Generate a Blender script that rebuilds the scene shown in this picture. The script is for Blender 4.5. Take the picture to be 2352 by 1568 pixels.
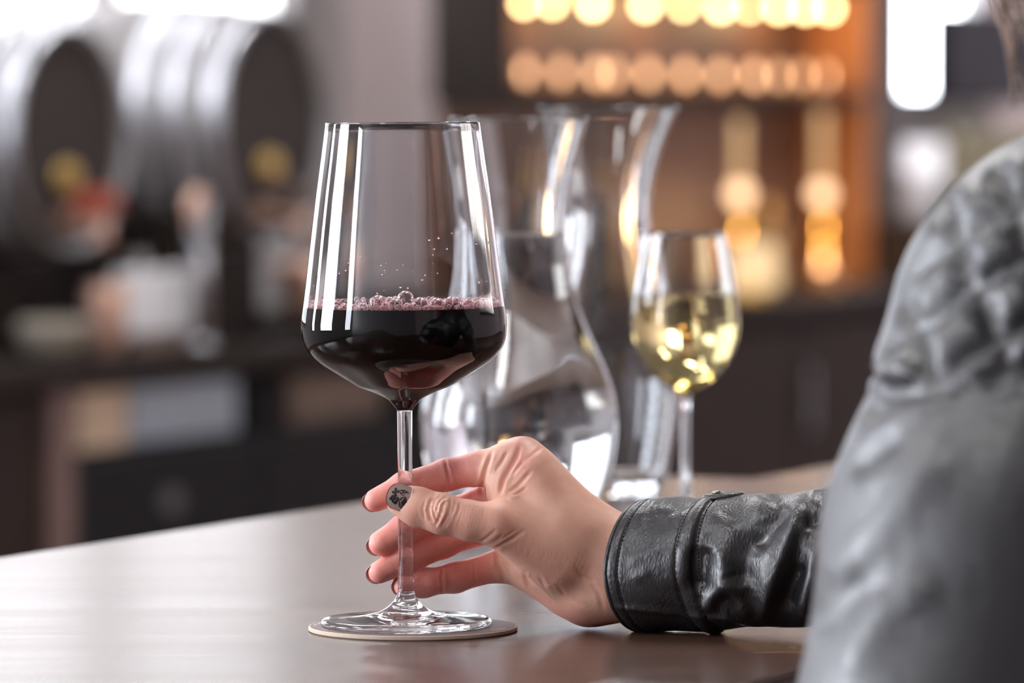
import bpy, bmesh, math, random
import numpy as np
from mathutils import Vector, Matrix

for o in list(bpy.data.objects):
    bpy.data.objects.remove(o)
scene = bpy.context.scene
COL = scene.collection
random.seed(7)
RNG = np.random.default_rng(7)

# ------------------------------------------------------------------ camera
FPX = 11800.0                      # focal length in pixels of the 2352 x 1568 frame
CX, CY = 1176.0, 784.0
PITCH = math.atan((CY - 250.0) / FPX)          # horizon at row 250
Y0 = 2.278                         # distance of the held glass
CAM_Z = 0.2317                     # height above the bar top (z = 0)
cam_d = bpy.data.cameras.new('camera')
cam = bpy.data.objects.new('camera', cam_d)
COL.objects.link(cam)
cam.location = (0, 0, CAM_Z)
cam.rotation_euler = (math.pi / 2 - PITCH, 0, 0)
cam_d.sensor_width = 36.0
cam_d.lens = FPX / 2352.0 * 36.0
cam_d.clip_start = 0.05
cam_d.clip_end = 100
cam_d.dof.use_dof = True
cam_d.dof.focus_distance = 2.272
cam_d.dof.aperture_fstop = 8.6
scene.camera = cam

# ------------------------------------------------------------------ world, exposure
world = bpy.data.worlds.new('daylight')
scene.world = world
world.use_nodes = True
bg = world.node_tree.nodes['Background']
bg.inputs[0].default_value = (0.80, 0.88, 1.0, 1)
bg.inputs[1].default_value = 1.0
WINDOW_POWER = 13.0                 # radiance of the daylight panes
vs = scene.view_settings
vs.view_transform = 'Standard'
vs.look = 'None'
vs.exposure = 0.72
vs.gamma = 1.0
vs.use_curve_mapping = False
cy = scene.cycles
cy.max_bounces = 14
cy.transmission_bounces = 14
cy.glossy_bounces = 6
cy.diffuse_bounces = 4
cy.transparent_max_bounces = 16
cy.sample_clamp_indirect = 8.0
cy.caustics_refractive = True
cy.caustics_reflective = False

# ------------------------------------------------------------------ pixel <-> place
FWD = np.array([0, math.cos(PITCH), -math.sin(PITCH)])
UPV = np.array([0, math.sin(PITCH), math.cos(PITCH)])
RGT = np.array([1.0, 0, 0])

def ray(px, py):
    return FWD + RGT * (px - CX) / FPX - UPV * (py - CY) / FPX

def at_y(px, py, Y):
    d = ray(px, py)
    return np.array([0, 0, CAM_Z]) + d * (Y / d[1])

def on_z(px, py, z=0.0):
    d = ray(px, py)
    return np.array([0, 0, CAM_Z]) + d * ((z - CAM_Z) / d[2])

def project(P):
    P = np.asarray(P, dtype=float) - np.array([0, 0, CAM_Z])
    w = P @ FWD
    return CX + FPX * (P @ RGT) / w, CY - FPX * (P @ UPV) / w

# bar frame: U runs along the bar (away and to the right), N points to the guests' side
U = np.array([0.423, 0.906, 0]); U /= np.linalg.norm(U)
N = np.array([U[1], -U[0], 0])

def W(u, n, z):
    return U * u + N * n + np.array([0, 0, z])

def on_n(px, py, n):               # the point of plane n seen at a pixel
    d = ray(px, py)
    t = n / (d @ N)
    return np.array([0, 0, CAM_Z]) + d * t

def u_at(px, n):
    return float(on_n(px, 250, n) @ U)

# ------------------------------------------------------------------ helpers
def tag(o, label=None, cat=None, group=None, kind=None):
    if label: o['label'] = label
    if cat: o['category'] = cat
    if group: o['group'] = group
    if kind: o['kind'] = kind
    return o

def empty(name, loc=(0, 0, 0)):
    o = bpy.data.objects.new(name, None)
    o.empty_display_size = 0.02
    COL.objects.link(o)
    o.location = loc
    return o

def mesh_obj(name, verts, faces, mat, parent=None, smooth=False):
    me = bpy.data.meshes.new(name)
    if isinstance(verts, np.ndarray):
        verts = verts.tolist()
    if isinstance(faces, np.ndarray):
        faces = faces.tolist()
    me.from_pydata(verts, [], faces)
    me.update()
    if smooth:
        me.polygons.foreach_set('use_smooth', [True] * len(me.polygons))
    o = bpy.data.objects.new(name, me)
    COL.objects.link(o)
    if mat:
        me.materials.append(mat)
    if parent:
        o.parent = parent
        o.matrix_parent_inverse = Matrix.Translation(-Vector(parent.location)) if parent.parent is None else Matrix.Identity(4)
        if parent.type != 'EMPTY':
            o.matrix_parent_inverse = parent.matrix_world.inverted()
    return o

def merge(*parts):
    V, F = [], []
    for v, f in parts:
        b = len(V)
        V += [tuple(p) for p in v]
        F += [tuple(i + b for i in q) for q in f]
    return V, F

BOXF = [(0, 3, 2, 1), (4, 5, 6, 7), (0, 1, 5, 4), (1, 2, 6, 5), (2, 3, 7, 6), (3, 0, 4, 7)]

def bevel_box(u0, u1, n0, n1, z0, z1, b=0.004, frame=W):
    """bevelled box in the bar frame"""
    bm = bmesh.new()
    vs_ = [bm.verts.new((x, y, z)) for z in (z0, z1) for x, y in ((u0, n0), (u1, n0), (u1, n1), (u0, n1))]
    for f in BOXF:
        bm.faces.new([vs_[i] for i in f])
    bmesh.ops.recalc_face_normals(bm, faces=bm.faces)
    if b > 0:
        bmesh.ops.bevel(bm, geom=list(bm.edges), offset=b, segments=2, affect='EDGES', profile=0.5)
    bm.verts.index_update()
    V = [tuple(frame(*v.co)) for v in bm.verts]
    F = [tuple(v.index for v in f.verts)[::-1] for f in bm.faces]     # the (u, n, z) frame is left-handed
    bm.free()
    return V, F

def XYZ(x, y, z):
    return np.array([x, y, z])

def lathe(profile, seg=64, center=(0, 0, 0), axis='z', closed=False):
    """revolve (r, z) points; r == 0 becomes a pole"""
    V, F, rings = [], [], []
    c = np.asarray(center, dtype=float)
    for r, z in profile:
        if r < 1e-7:
            rings.append([len(V)])
            V.append(c + np.array([0, 0, z]))
        else:
            rings.append(list(range(len(V), len(V) + seg)))
            for k in range(seg):
                a = 2 * math.pi * k / seg
                V.append(c + np.array([r * math.cos(a), r * math.sin(a), z]))
    n = len(rings)
    for i in range(n - 1 if not closed else n):
        A, B = rings[i], rings[(i + 1) % n]
        for k in range(seg):
            k2 = (k + 1) % seg
            if len(A) == 1 and len(B) == 1:
                continue
            if len(A) == 1:
                F.append((A[0], B[k2], B[k]))
            elif len(B) == 1:
                F.append((A[k], A[k2], B[0]))
            else:
                F.append((A[k], A[k2], B[k2], B[k]))
    return [tuple(v) for v in V], F

def smooth_profile(pts, n=6):
    """Catmull-Rom through (r, z) points"""
    P = np.array(pts, dtype=float)
    P = np.vstack([2 * P[0] - P[1], P, 2 * P[-1] - P[-2]])
    out = []
    for i in range(1, len(P) - 2):
        p0, p1, p2, p3 = P[i - 1], P[i], P[i + 1], P[i + 2]
        for k in range(n):
            t = k / n
            out.append(0.5 * (2 * p1 + (p2 - p0) * t + (2 * p0 - 5 * p1 + 4 * p2 - p3) * t * t + (3 * p1 - p0 - 3 * p2 + p3) * t ** 3))
    out.append(P[-2])
    out = np.array(out)
    out[:, 0] = np.maximum(out[:, 0], 0)
    return [tuple(p) for p in out]

def orient(V, F, fr):
    """map lathe space (axis z) to world with rows of fr = (x axis, y axis, z axis) and an origin"""
    ex, ey, ez, o = [np.asarray(a, dtype=float) for a in fr]
    return [tuple(o + ex * v[0] + ey * v[1] + ez * v[2]) for v in V], F

def tube(path, radii, seg=12, caps=True):
    P = [np.asarray(p, dtype=float) for p in path]
    V, F = [], []
    up = np.array([0.0, 0, 1.0])
    prev = None
    for i, p in enumerate(P):
        t = P[min(i + 1, len(P) - 1)] - P[max(i - 1, 0)]
        t = t / (np.linalg.norm(t) + 1e-12)
        a = prev if prev is not None else (np.array([1.0, 0, 0]) if abs(t @ up) > 0.9 else up)
        e1 = a - t * (a @ t); e1 /= np.linalg.norm(e1) + 1e-12
        e2 = np.cross(t, e1)
        prev = e1
        r = radii[i] if hasattr(radii, '__len__') else radii
        for k in range(seg):
            th = 2 * math.pi * k / seg
            V.append(tuple(p + e1 * r * math.cos(th) + e2 * r * math.sin(th)))
    for i in range(len(P) - 1):
        for k in range(seg):
            k2 = (k + 1) % seg
            F.append((i * seg + k, i * seg + k2, (i + 1) * seg + k2, (i + 1) * seg + k))
    if caps:
        F.append(tuple(range(seg - 1, -1, -1)))
        F.append(tuple((len(P) - 1) * seg + k for k in range(seg)))
    return V, F

# ------------------------------------------------------------------ materials
def new_mat(name):
    m = bpy.data.materials.new(name)
    m.use_nodes = True
    nt = m.node_tree
    return m, nt, nt.nodes['Principled BSDF']

def setp(b, **kw):
    names = dict(color='Base Color', rough='Roughness', metal='Metallic', ior='IOR', trans='Transmission Weight',
                 spec='Specular IOR Level', coat='Coat Weight', coat_r='Coat Roughness', sss='Subsurface Weight',
                 sss_r='Subsurface Radius', sss_s='Subsurface Scale', emis='Emission Color', emis_s='Emission Strength', sheen='Sheen Weight', aniso='Anisotropic')
    for k, v in kw.items():
        s = b.inputs[names[k]]
        if k in ('color', 'emis'):
            v = (*v, 1)
        s.default_value = v

def plain(name, color, rough=0.5, noise=0.12, scale=30.0, bump=0.0, **kw):
    """a principled surface with procedural mottling"""
    m, nt, b = new_mat(name)
    setp(b, color=color, rough=rough, **kw)
    tc = nt.nodes.new('ShaderNodeTexCoord')
    nz = nt.nodes.new('ShaderNodeTexNoise')
    nz.inputs['Scale'].default_value = scale
    nz.inputs['Detail'].default_value = 4
    nt.links.new(tc.outputs['Object'], nz.inputs['Vector'])
    mix = nt.nodes.new('ShaderNodeMix'); mix.data_type = 'RGBA'
    mix.inputs['A'].default_value = (*[c * (1 - noise) for c in color], 1)
    mix.inputs['B'].default_value = (*[min(1, c * (1 + noise)) for c in color], 1)
    nt.links.new(nz.outputs['Fac'], mix.inputs['Factor'])
    nt.links.new(mix.outputs['Result'], b.inputs['Base Color'])
    if bump:
        bp = nt.nodes.new('ShaderNodeBump')
        bp.inputs['Strength'].default_value = bump
        bp.inputs['Distance'].default_value = 0.001
        nt.links.new(nz.outputs['Fac'], bp.inputs['Height'])
        nt.links.new(bp.outputs['Normal'], b.inputs['Normal'])
    return m

def wood(name, c0, c1, rough=0.35, along=(1, 0, 0), scale=8.0, stretch=14.0, bump=0.15, rough_var=0.12, spec=0.5, coat=0.0):
    m, nt, b = new_mat(name)
    tc = nt.nodes.new('ShaderNodeTexCoord')
    mp = nt.nodes.new('ShaderNodeMapping')
    ang = math.atan2(along[1], along[0]) - math.atan2(U[1], U[0])   # the finished scene is turned so that the bar runs along x
    mp.vector_type = 'POINT'
    mp.inputs['Rotation'].default_value = (0, 0, -ang)
    sc = nt.nodes.new('ShaderNodeMapping')
    sc.inputs['Scale'].default_value = (scale / stretch, scale, scale)
    nt.links.new(tc.outputs['Object'], mp.inputs['Vector'])
    nt.links.new(mp.outputs['Vector'], sc.inputs['Vector'])
    n1 = nt.nodes.new('ShaderNodeTexNoise')
    n1.inputs['Scale'].default_value = 3.0; n1.inputs['Detail'].default_value = 8; n1.inputs['Roughness'].default_value = 0.62
    n1.inputs['Distortion'].default_value = 0.6
    nt.links.new(sc.outputs['Vector'], n1.inputs['Vector'])
    n2 = nt.nodes.new('ShaderNodeTexNoise')
    n2.inputs['Scale'].default_value = 16.0; n2.inputs['Detail'].default_value = 5
    nt.links.new(sc.outputs['Vector'], n2.inputs['Vector'])
    cr = nt.nodes.new('ShaderNodeValToRGB')
    cr.color_ramp.elements[0].color = (*c0, 1); cr.color_ramp.elements[0].position = 0.32
    cr.color_ramp.elements[1].color = (*c1, 1); cr.color_ramp.elements[1].position = 0.70
    nt.links.new(n1.outputs['Fac'], cr.inputs['Fac'])
    nt.links.new(cr.outputs['Color'], b.inputs['Base Color'])
    mr = nt.nodes.new('ShaderNodeMapRange')
    mr.inputs['To Min'].default_value = rough - rough_var; mr.inputs['To Max'].default_value = rough + rough_var
    nt.links.new(n1.outputs['Fac'], mr.inputs['Value'])
    nt.links.new(mr.outputs['Result'], b.inputs['Roughness'])
    bp = nt.nodes.new('ShaderNodeBump')
    bp.inputs['Strength'].default_value = bump; bp.inputs['Distance'].default_value = 0.002
    ad = nt.nodes.new('ShaderNodeMath'); ad.operation = 'ADD'
    nt.links.new(n1.outputs['Fac'], ad.inputs[0]); nt.links.new(n2.outputs['Fac'], ad.inputs[1])
    nt.links.new(ad.outputs[0], bp.inputs['Height'])
    nt.links.new(bp.outputs['Normal'], b.inputs['Normal'])
    setp(b, spec=spec, coat=coat)
    return m

def emitter(name, color, strength):
    m, nt, b = new_mat(name)
    setp(b, color=(0.02, 0.02, 0.02), rough=0.4, emis=color, emis_s=strength)
    return m

def glassy(name, color=(1, 1, 1), ior=1.5, rough=0.0):
    m, nt, b = new_mat(name)
    nt.nodes.remove(b)
    g = nt.nodes.new('ShaderNodeBsdfGlass')
    g.inputs['Color'].default_value = (*color, 1)
    g.inputs['IOR'].default_value = ior
    g.inputs['Roughness'].default_value = rough
    nt.links.new(g.outputs[0], nt.nodes['Material Output'].inputs['Surface'])
    return m
# ------------------------------------------------------------------ the room
FLOOR_Z, CEIL_Z = -1.08, 2.1
BACK_N, PIER_N, GUEST_N = -4.95, -4.57, 3.6
U_NEAR, U_FAR = -3.6, 17.0

M_mauve = plain('mauve_plaster', (0.78, 0.66, 0.66), 0.85, 0.06, 3.0)
M_white_plaster = plain('white_plaster', (0.55, 0.54, 0.55), 0.85, 0.04, 3.0)
M_ceil = plain('ceiling_paint', (0.40, 0.39, 0.39), 0.9, 0.04, 2.0)
M_floor = wood('floor_boards', (0.10, 0.06, 0.045), (0.17, 0.11, 0.08), 0.5, along=U, scale=6)
M_frame = plain('window_frame_paint', (0.20, 0.19, 0.19), 0.5, 0.05, 20)
M_day = emitter('daylight_pane', (0.87, 0.91, 1.0), WINDOW_POWER)
M_day_soft = emitter('daylight_pane_warm', (0.95, 0.95, 1.0), WINDOW_POWER * 0.30)

def box(name, u0, u1, n0, n1, z0, z1, mat, parent=None, b=0.004):
    V, F = bevel_box(u0, u1, n0, n1, z0, z1, b)
    return mesh_obj(name, V, F, mat, parent)

U_PIER = u_at(1165, PIER_N)         # where the mauve wall steps forward
tag(box('floor', U_NEAR - .2, U_FAR + .2, BACK_N - .2, GUEST_N + .2, FLOOR_Z - .1, FLOOR_Z, M_floor, b=0), kind='structure')
tag(box('ceiling', U_NEAR - .2, U_FAR + .2, BACK_N - .2, GUEST_N + .2, CEIL_Z, CEIL_Z + .1, M_ceil, b=0), kind='structure')
tag(box('wall_back', U_NEAR - .2, U_FAR + .2, BACK_N - .15, BACK_N, FLOOR_Z, CEIL_Z, M_white_plaster, b=0), kind='structure')
tag(box('wall_pier', U_PIER, U_FAR, BACK_N, PIER_N, FLOOR_Z, CEIL_Z, M_mauve, b=0), kind='structure')
tag(box('wall_far', U_FAR, U_FAR + .15, BACK_N, GUEST_N, FLOOR_Z, CEIL_Z, M_mauve, b=0), kind='structure')
tag(box('wall_near', U_NEAR - .15, U_NEAR, BACK_N, GUEST_N, FLOOR_Z, CEIL_Z, M_white_plaster, b=0), kind='structure')
tag(box('wall_guest', U_NEAR, U_FAR, GUEST_N, GUEST_N + .15, FLOOR_Z, CEIL_Z, M_mauve, b=0), kind='structure')

def window(idx, wall, a0, a1, z0, z1, mat, bars=2, rows=1):
    """daylight window: frame bars and one pane per light"""
    t = empty('window_%d' % idx, W(*({'back': (a0, BACK_N, z0), 'guest': (a0, GUEST_N, z0), 'near': (U_NEAR, a0, z0), 'far': (U_FAR, a0, z0), 'pier': (a0, PIER_N, z0)}[wall])))
    tag(t, kind='structure')
    def bx(nm, b0, b1, zz0, zz1, d0, d1, m):
        if wall == 'back':
            return box(nm, b0, b1, BACK_N + d0, BACK_N + d1, zz0, zz1, m, t, 0.003)
        if wall == 'pier':
            return box(nm, b0, b1, PIER_N + d0, PIER_N + d1, zz0, zz1, m, t, 0.003)
        if wall == 'guest':
            return box(nm, b0, b1, GUEST_N - d1, GUEST_N - d0, zz0, zz1, m, t, 0.003)
        if wall == 'near':
            return box(nm, U_NEAR + d0, U_NEAR + d1, b0, b1, zz0, zz1, m, t, 0.003)
        return box(nm, U_FAR - d1, U_FAR - d0, b0, b1, zz0, zz1, m, t, 0.003)
    f = 0.06
    bx('frame_rail', a0, a1, z0, z0 + f, 0, .07, M_frame)
    bx('frame_rail', a0, a1, z1 - f, z1, 0, .07, M_frame)
    w = (a1 - a0 - f) / bars
    for i in range(bars + 1):
        bx('frame_post', a0 + i * w, a0 + i * w + f, z0 + f, z1 - f, 0, .07, M_frame)
    hh = (z1 - z0 - 2 * f - (rows - 1) * .04) / rows
    for i in range(bars):
        for j in range(rows):
            zz = z0 + f + j * (hh + .04)
            bx('pane', a0 + i * w + f, a0 + (i + 1) * w, zz, zz + hh, 0.005, .02, mat)
            if j:
                bx('glazing_bar', a0 + i * w + f, a0 + (i + 1) * w, zz - .04, zz, 0, .06, M_frame)
    return t

M_day_mid = emitter('daylight_pane_mid', (0.87, 0.91, 1.0), WINDOW_POWER * 0.18)
M_fill_side = emitter('fill_pane_side', (1.0, 0.96, 0.93), WINDOW_POWER * 0.42)
window(1, 'back', 7.05, u_at(640, BACK_N), 0.34, 0.98, M_day_soft, 3, 1)
window(2, 'back', 4.0, 6.7, 0.0, 1.95, M_day_mid, 3, 1)
window(3, 'back', -0.15, 1.45, -0.2, 1.95, M_day, 1, 1)
window(4, 'back', -3.4, -2.1, -0.2, 1.95, M_day, 1, 1)
window(8, 'back', 2.2, 2.65, -0.2, 1.95, M_day, 1, 1)
window(5, 'guest', 5.0, 10.0, 0.9, 2.02, M_fill_side, 4, 1)  # unseen window, added to light the back bar fronts

M_fill_glow = emitter('fill_panel_glow', (1.0, 0.98, 0.98), 14.0)  # unseen panels added to brighten the hand, jacket and back bar
for cu, cn, where in ((0.2, -1.3, 'near end of the bar'), (3.0, -1.0, 'middle of the bar'), (1.4, -2.7, 'alley behind the near end of the bar'), (3.9, -2.7, 'alley behind the middle of the bar'), (6.3, -3.7, 'counter left of the barrels'), (8.2, -3.9, 'barrels by the mauve wall'), (11.0, -2.7, 'alley by the bottle rack'), (13.4, -2.7, 'alley by the side counter')):
    t = empty('fill_panel', W(cu, cn, CEIL_Z))
    tag(t, 'long unseen fill panel added on the ceiling over the ' + where, 'ceiling light', 'added ceiling fill panels')
    box('housing', cu - .62, cu + .62, cn - .20, cn + .20, CEIL_Z - .05, CEIL_Z, M_frame, t)
    box('diffuser', cu - .58, cu + .58, cn - .16, cn + .16, CEIL_Z - .058, CEIL_Z - .045, M_fill_glow, t, .003)
# ------------------------------------------------------------------ bar counter
M_top = wood('bar_top_wood', (0.055, 0.027, 0.018), (0.092, 0.047, 0.033), 0.26, along=(1.0, 0.05), scale=7, stretch=14, bump=0.06, rough_var=0.05, spec=0.5)
M_panel = wood('bar_panel_wood', (0.030, 0.018, 0.014), (0.060, 0.036, 0.028), 0.5, along=(0, 0), scale=7)
FAR_A = float(on_z(0, 1278) @ N)          # far edge, wide stretch
FAR_B = float(on_z(1612, 1116) @ N)       # far edge beyond the step
NEAR_E = float(on_z(1835, 1538) @ N)
U_STEP = float(on_z(1330, 1085) @ U)
bar = empty('bar_counter', W(2.0, (FAR_A + NEAR_E) / 2, FLOOR_Z))
tag(bar, 'long polished dark brown wooden bar top with a stepped far edge', 'bar counter')
poly = [(-1.2, NEAR_E), (6.2, NEAR_E), (6.2, FAR_B), (U_STEP, FAR_B), (U_STEP, FAR_A), (-1.2, FAR_A)]
bm = bmesh.new()
lo = [bm.verts.new((u, n, -0.045)) for u, n in poly]
hi = [bm.verts.new((u, n, 0.0)) for u, n in poly]
bm.faces.new(hi); bm.faces.new(lo[::-1])
for i in range(len(poly)):
    j = (i + 1) % len(poly)
    bm.faces.new([lo[i], lo[j], hi[j], hi[i]])
bmesh.ops.recalc_face_normals(bm, faces=bm.faces)
bmesh.ops.bevel(bm, geom=list(bm.edges), offset=0.004, segments=3, affect='EDGES', profile=0.5)
bm.verts.index_update()
TV = [tuple(W(*v.co)) for v in bm.verts]
TF = [tuple(v.index for v in f.verts)[::-1] for f in bm.faces]
bm.free()
mesh_obj('countertop', TV, TF, M_top, bar)
box('front_panel', -1.1, 6.1, NEAR_E - .22, NEAR_E - .18, FLOOR_Z, -0.045, M_panel, bar)
box('back_panel', -1.1, 6.1, FAR_B + .03, FAR_B + .06, FLOOR_Z, -0.045, M_panel, bar)
box('end_panel', -1.1, -1.06, FAR_B + .03, NEAR_E - .18, FLOOR_Z, -0.045, M_panel, bar)
box('end_panel', 6.06, 6.1, FAR_B + .03, NEAR_E - .18, FLOOR_Z, -0.045, M_panel, bar)

# ------------------------------------------------------------------ glassware
M_glass = glassy('clear_crystal', (0.985, 0.985, 0.99), 1.5)
M_glass2 = glassy('clear_glass', (0.97, 0.975, 0.98), 1.5)

GX = float(at_y(933, 1437, Y0)[0])
def zy(py):                         # height of a row at the held glass
    return float(at_y(933, py, Y0)[2])
PXM = FPX / (Y0 / math.cos(PITCH)) * 1.0     # pixels per metre at the glass (close enough)

COASTER_T = 0.0022
# coaster
cr = 240.5 / PXM
CC = (float(at_y(948.5, 1437, Y0)[0]), Y0, 0.0)
M_cork = plain('pressed_board', (0.62, 0.50, 0.40), 0.8, 0.1, 400)
M_print = plain('printed_card', (0.20, 0.155, 0.15), 0.55, 0.15, 60)
co = empty('coaster', CC)
tag(co, 'thin round brown card coaster under the red wine glass', 'coaster')
V, F = lathe([(0, 0.0), (cr - .0006, 0.0), (cr, 0.0005), (cr, COASTER_T - .0004), (cr - .0003, COASTER_T - .0001), (0, COASTER_T - .0001)], 128, CC)
mesh_obj('board', V, F, M_cork, co)
V, F = lathe([(0, COASTER_T), (cr - .0008, COASTER_T)], 128, CC)
mesh_obj('printed_face', V, [f[::-1] for f in F], M_print, co)
# pale printed strokes near the rim
M_pale = plain('pale_ink', (0.62, 0.55, 0.48), 0.6)
for k, (a, r0, l) in enumerate([(-0.42, .90, .006), (-0.36, .93, .005), (-0.50, .88, .004), (2.95, .92, .006), (3.1, .94, .004), (3.6, .93, .007)]):
    c_, s_ = math.cos(a), math.sin(a)
    p = np.array([CC[0] + cr * r0 * c_, CC[1] + cr * r0 * s_, COASTER_T + .0001])
    t_ = np.array([-s_, c_, 0]); r_ = np.array([c_, s_, 0])
    q = [p - t_ * l / 2 - r_ * .0005, p + t_ * l / 2 - r_ * .0005, p + t_ * l / 2 + r_ * .0005, p - t_ * l / 2 + r_ * .0005]
    mesh_obj('printed_mark', q, [(0, 1, 2, 3)], M_pale, co)

# red wine glass: outer profile traced as (row, half width in px)
GB = np.array([GX, Y0, COASTER_T - .0001])
outer_bowl = [(917, 37.5), (908, 54), (897, 80), (887, 106), (872, 131), (855, 159), (838, 186), (823, 206), (808, 220), (795, 228), (778, 233.5), (759, 236), (740, 236.2), (726, 235), (700, 231.5), (667, 227), (610, 220), (552, 213), (500, 206.5), (442, 199), (360, 187.5), (284, 177.2)]
def prof(rows):
    return [(hw / PXM, zy(r) - GB[2]) for r, hw in rows]
ob = smooth_profile(prof(outer_bowl), 4)
# inner wall: offset along the profile normal
def offset(pr, t0, t1):
    P = np.array(pr)
    T = np.gradient(P, axis=0)
    T /= np.linalg.norm(T, axis=1)[:, None] + 1e-12
    n_ = np.stack([-T[:, 1], T[:, 0]], 1)
    w_ = np.linspace(0, 1, len(P))[:, None]
    return P + n_ * (t0 * (1 - w_) + t1 * w_)
ib = offset(ob, 0.0016, 0.0009)
ib = [tuple(p) for p in ib if p[0] > 0.004 and p[1] > ob[0][1] + .0016]
rim_z = ob[-1][1]
ib_pole = (0.0, ib[0][1] - .0008)
rim = [(ob[-1][0] - .0001, rim_z + .0004), ((ob[-1][0] + ib[-1][0]) / 2, rim_z + .0006), (ib[-1][0] + .0001, rim_z + .0003)]
bowl_prof = ob + rim + ib[::-1] + [ib_pole]
stem_prof = smooth_profile(prof([(917, 37.5), (920, 34.5), (926, 29.5), (933, 23.5), (940, 19), (955, 17.4), (1100, 16.6), (1250, 16.8), (1345, 18.0), (1358, 19.6), (1370, 23), (1380, 30)]), 5)
fz = stem_prof[-1][1]
foot_prof = smooth_profile([stem_prof[-1], (44 / PXM, fz - .0026), (64 / PXM, .0062), (100 / PXM, .0046), (150 / PXM, .0038), (184 / PXM, .0035), (193 / PXM, .0030), (197.5 / PXM, .0018), (195 / PXM, .0006)], 5)
foot_prof += [(190 / PXM, .0001), (100 / PXM, .0004), (0, .0006)]
glass = empty('wine_glass', GB)
tag(glass, 'large clear stemmed glass of red wine pinched between fingers on the coaster', 'wine glass')
TILT = Matrix.Translation(Vector(GB)) @ Matrix.Rotation(math.radians(-0.38), 4, 'Y') @ Matrix.Translation(-Vector(GB))
def tilted(V):
    return [tuple(TILT @ Vector(v)) for v in V]
for nm, pr in (('bowl', bowl_prof), ('stem', stem_prof[::-1]), ('foot', foot_prof[::-1])):
    V, F = lathe(pr, 128, GB)
    mesh_obj(nm, tilted(V), F, M_glass, glass, True)

# red wine
M_wine = glassy('red_wine_liquid', (0.020, 0.0012, 0.004), 1.34)
WZ = zy(704) - GB[2]
wine_in = [p for p in ib if p[1] < WZ]
# radius of the inner wall at the wine level
a_, b_ = [p for p in ib if p[1] < WZ][-1], [p for p in ib if p[1] >= WZ][0]
WR = a_[0] + (b_[0] - a_[0]) * (WZ - a_[1]) / (b_[1] - a_[1])
ov = 0.00025
wp = [(0, ib_pole[1] - ov)] + [(r + ov, z) for r, z in wine_in] + [(WR + ov, WZ), (WR - .0012, WZ - .0009), (WR * .8, WZ - .0012), (0, WZ - .0012)]
V, F = lathe(wp, 128, GB)
wine = mesh_obj('red_wine', tilted(V), F, M_wine, None, True)
tag(wine, 'dark red wine with a ring of pink bubbles in the large held glass', 'wine')

# bubbles round the rim of the wine
def bubble_mat():
    m, nt, b = new_mat('pink_bubble_film')
    nt.nodes.remove(b)
    lw = nt.nodes.new('ShaderNodeLayerWeight'); lw.inputs['Blend'].default_value = 0.5
    tr = nt.nodes.new('ShaderNodeBsdfTransparent'); tr.inputs[0].default_value = (0.97, 0.86, 0.87, 1)
    gl = nt.nodes.new('ShaderNodeBsdfGlossy'); gl.inputs['Color'].default_value = (1.0, 0.86, 0.86, 1); gl.inputs['Roughness'].default_value = 0.03
    df = nt.nodes.new('ShaderNodeBsdfTranslucent'); df.inputs[0].default_value = (0.98, 0.74, 0.73, 1)
    d2 = nt.nodes.new('ShaderNodeBsdfDiffuse'); d2.inputs[0].default_value = (0.98, 0.72, 0.71, 1)
    ms0 = nt.nodes.new('ShaderNodeMixShader'); ms0.inputs[0].default_value = 0.5
    nt.links.new(df.outputs[0], ms0.inputs[1]); nt.links.new(d2.outputs[0], ms0.inputs[2])
    ms1 = nt.nodes.new('ShaderNodeMixShader'); ms1.inputs[0].default_value = 0.5
    nt.links.new(gl.outputs[0], ms1.inputs[1]); nt.links.new(ms0.outputs[0], ms1.inputs[2])
    ms2 = nt.nodes.new('ShaderNodeMixShader')
    rp = nt.nodes.new('ShaderNodeMapRange'); rp.interpolation_type = 'SMOOTHSTEP'
    rp.inputs['From Min'].default_value = 0.22; rp.inputs['From Max'].default_value = 0.66
    rp.inputs['To Min'].default_value = 0.08; rp.inputs['To Max'].default_value = 0.95
    nt.links.new(lw.outputs['Facing'], rp.inputs['Value'])
    nt.links.new(rp.outputs['Result'], ms2.inputs[0])
    nt.links.new(tr.outputs[0], ms2.inputs[1]); nt.links.new(ms1.outputs[0], ms2.inputs[2])
    nt.links.new(ms2.outputs[0], nt.nodes['Material Output'].inputs['Surface'])
    return m
M_bub = bubble_mat()
def ico(r, c, sub=3):
    bm = bmesh.new()
    bmesh.ops.create_icosphere(bm, subdivisions=sub, radius=r)
    V = [tuple(np.array(v.co) + c) for v in bm.verts]
    F = [tuple(v.index for v in f.verts) for f in bm.faces]
    bm.free()
    return V, F
seen = [(874, 1, 20), (916, 1, 16), (945, 1, 10), (977, 1, 17), (1016, 1, 16), (1052, 1, 17), (1088, 1, 13), (840, 1, 10), (820, 1, 8), (795, 1, 9),
        (939, 0, 17), (903, 0, 12), (875, 0, 11), (966, 0, 10), (986, 0, 10), (1016, 0, 9), (1040, 0, 10), (1060, 0, 10), (838, 0, 9), (1085, 0, 10),
        (1110, 1, 11), (1128, 1, 10), (1140, 1, 8), (1106, 0, 10), (1124, 0, 9), (1142, 0, 9), (778, 1, 7), (762, 1, 6), (748, 1, 6), (735, 1, 6), (722, 1, 5)]
pts = []
for px, front, rp in seen:
    r = rp * 1.1 / PXM
    s_ = max(-.985, min(.985, (px - 931) / (WR * PXM)))
    c_ = math.sqrt(1 - s_ * s_)
    R_ = WR - r * .98
    p = GB + np.array([R_ * s_, (-R_ * c_ if front else -R_ * c_ + 2.4 * r), WZ + r * (.55 if front else 1.25)])
    pts.append((p, r))
for i, (p, r) in enumerate(pts):
    V, F = ico(r, p)
    mesh_obj('bubble', tilted(V), F, M_bub, wine, True)
small = []
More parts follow.
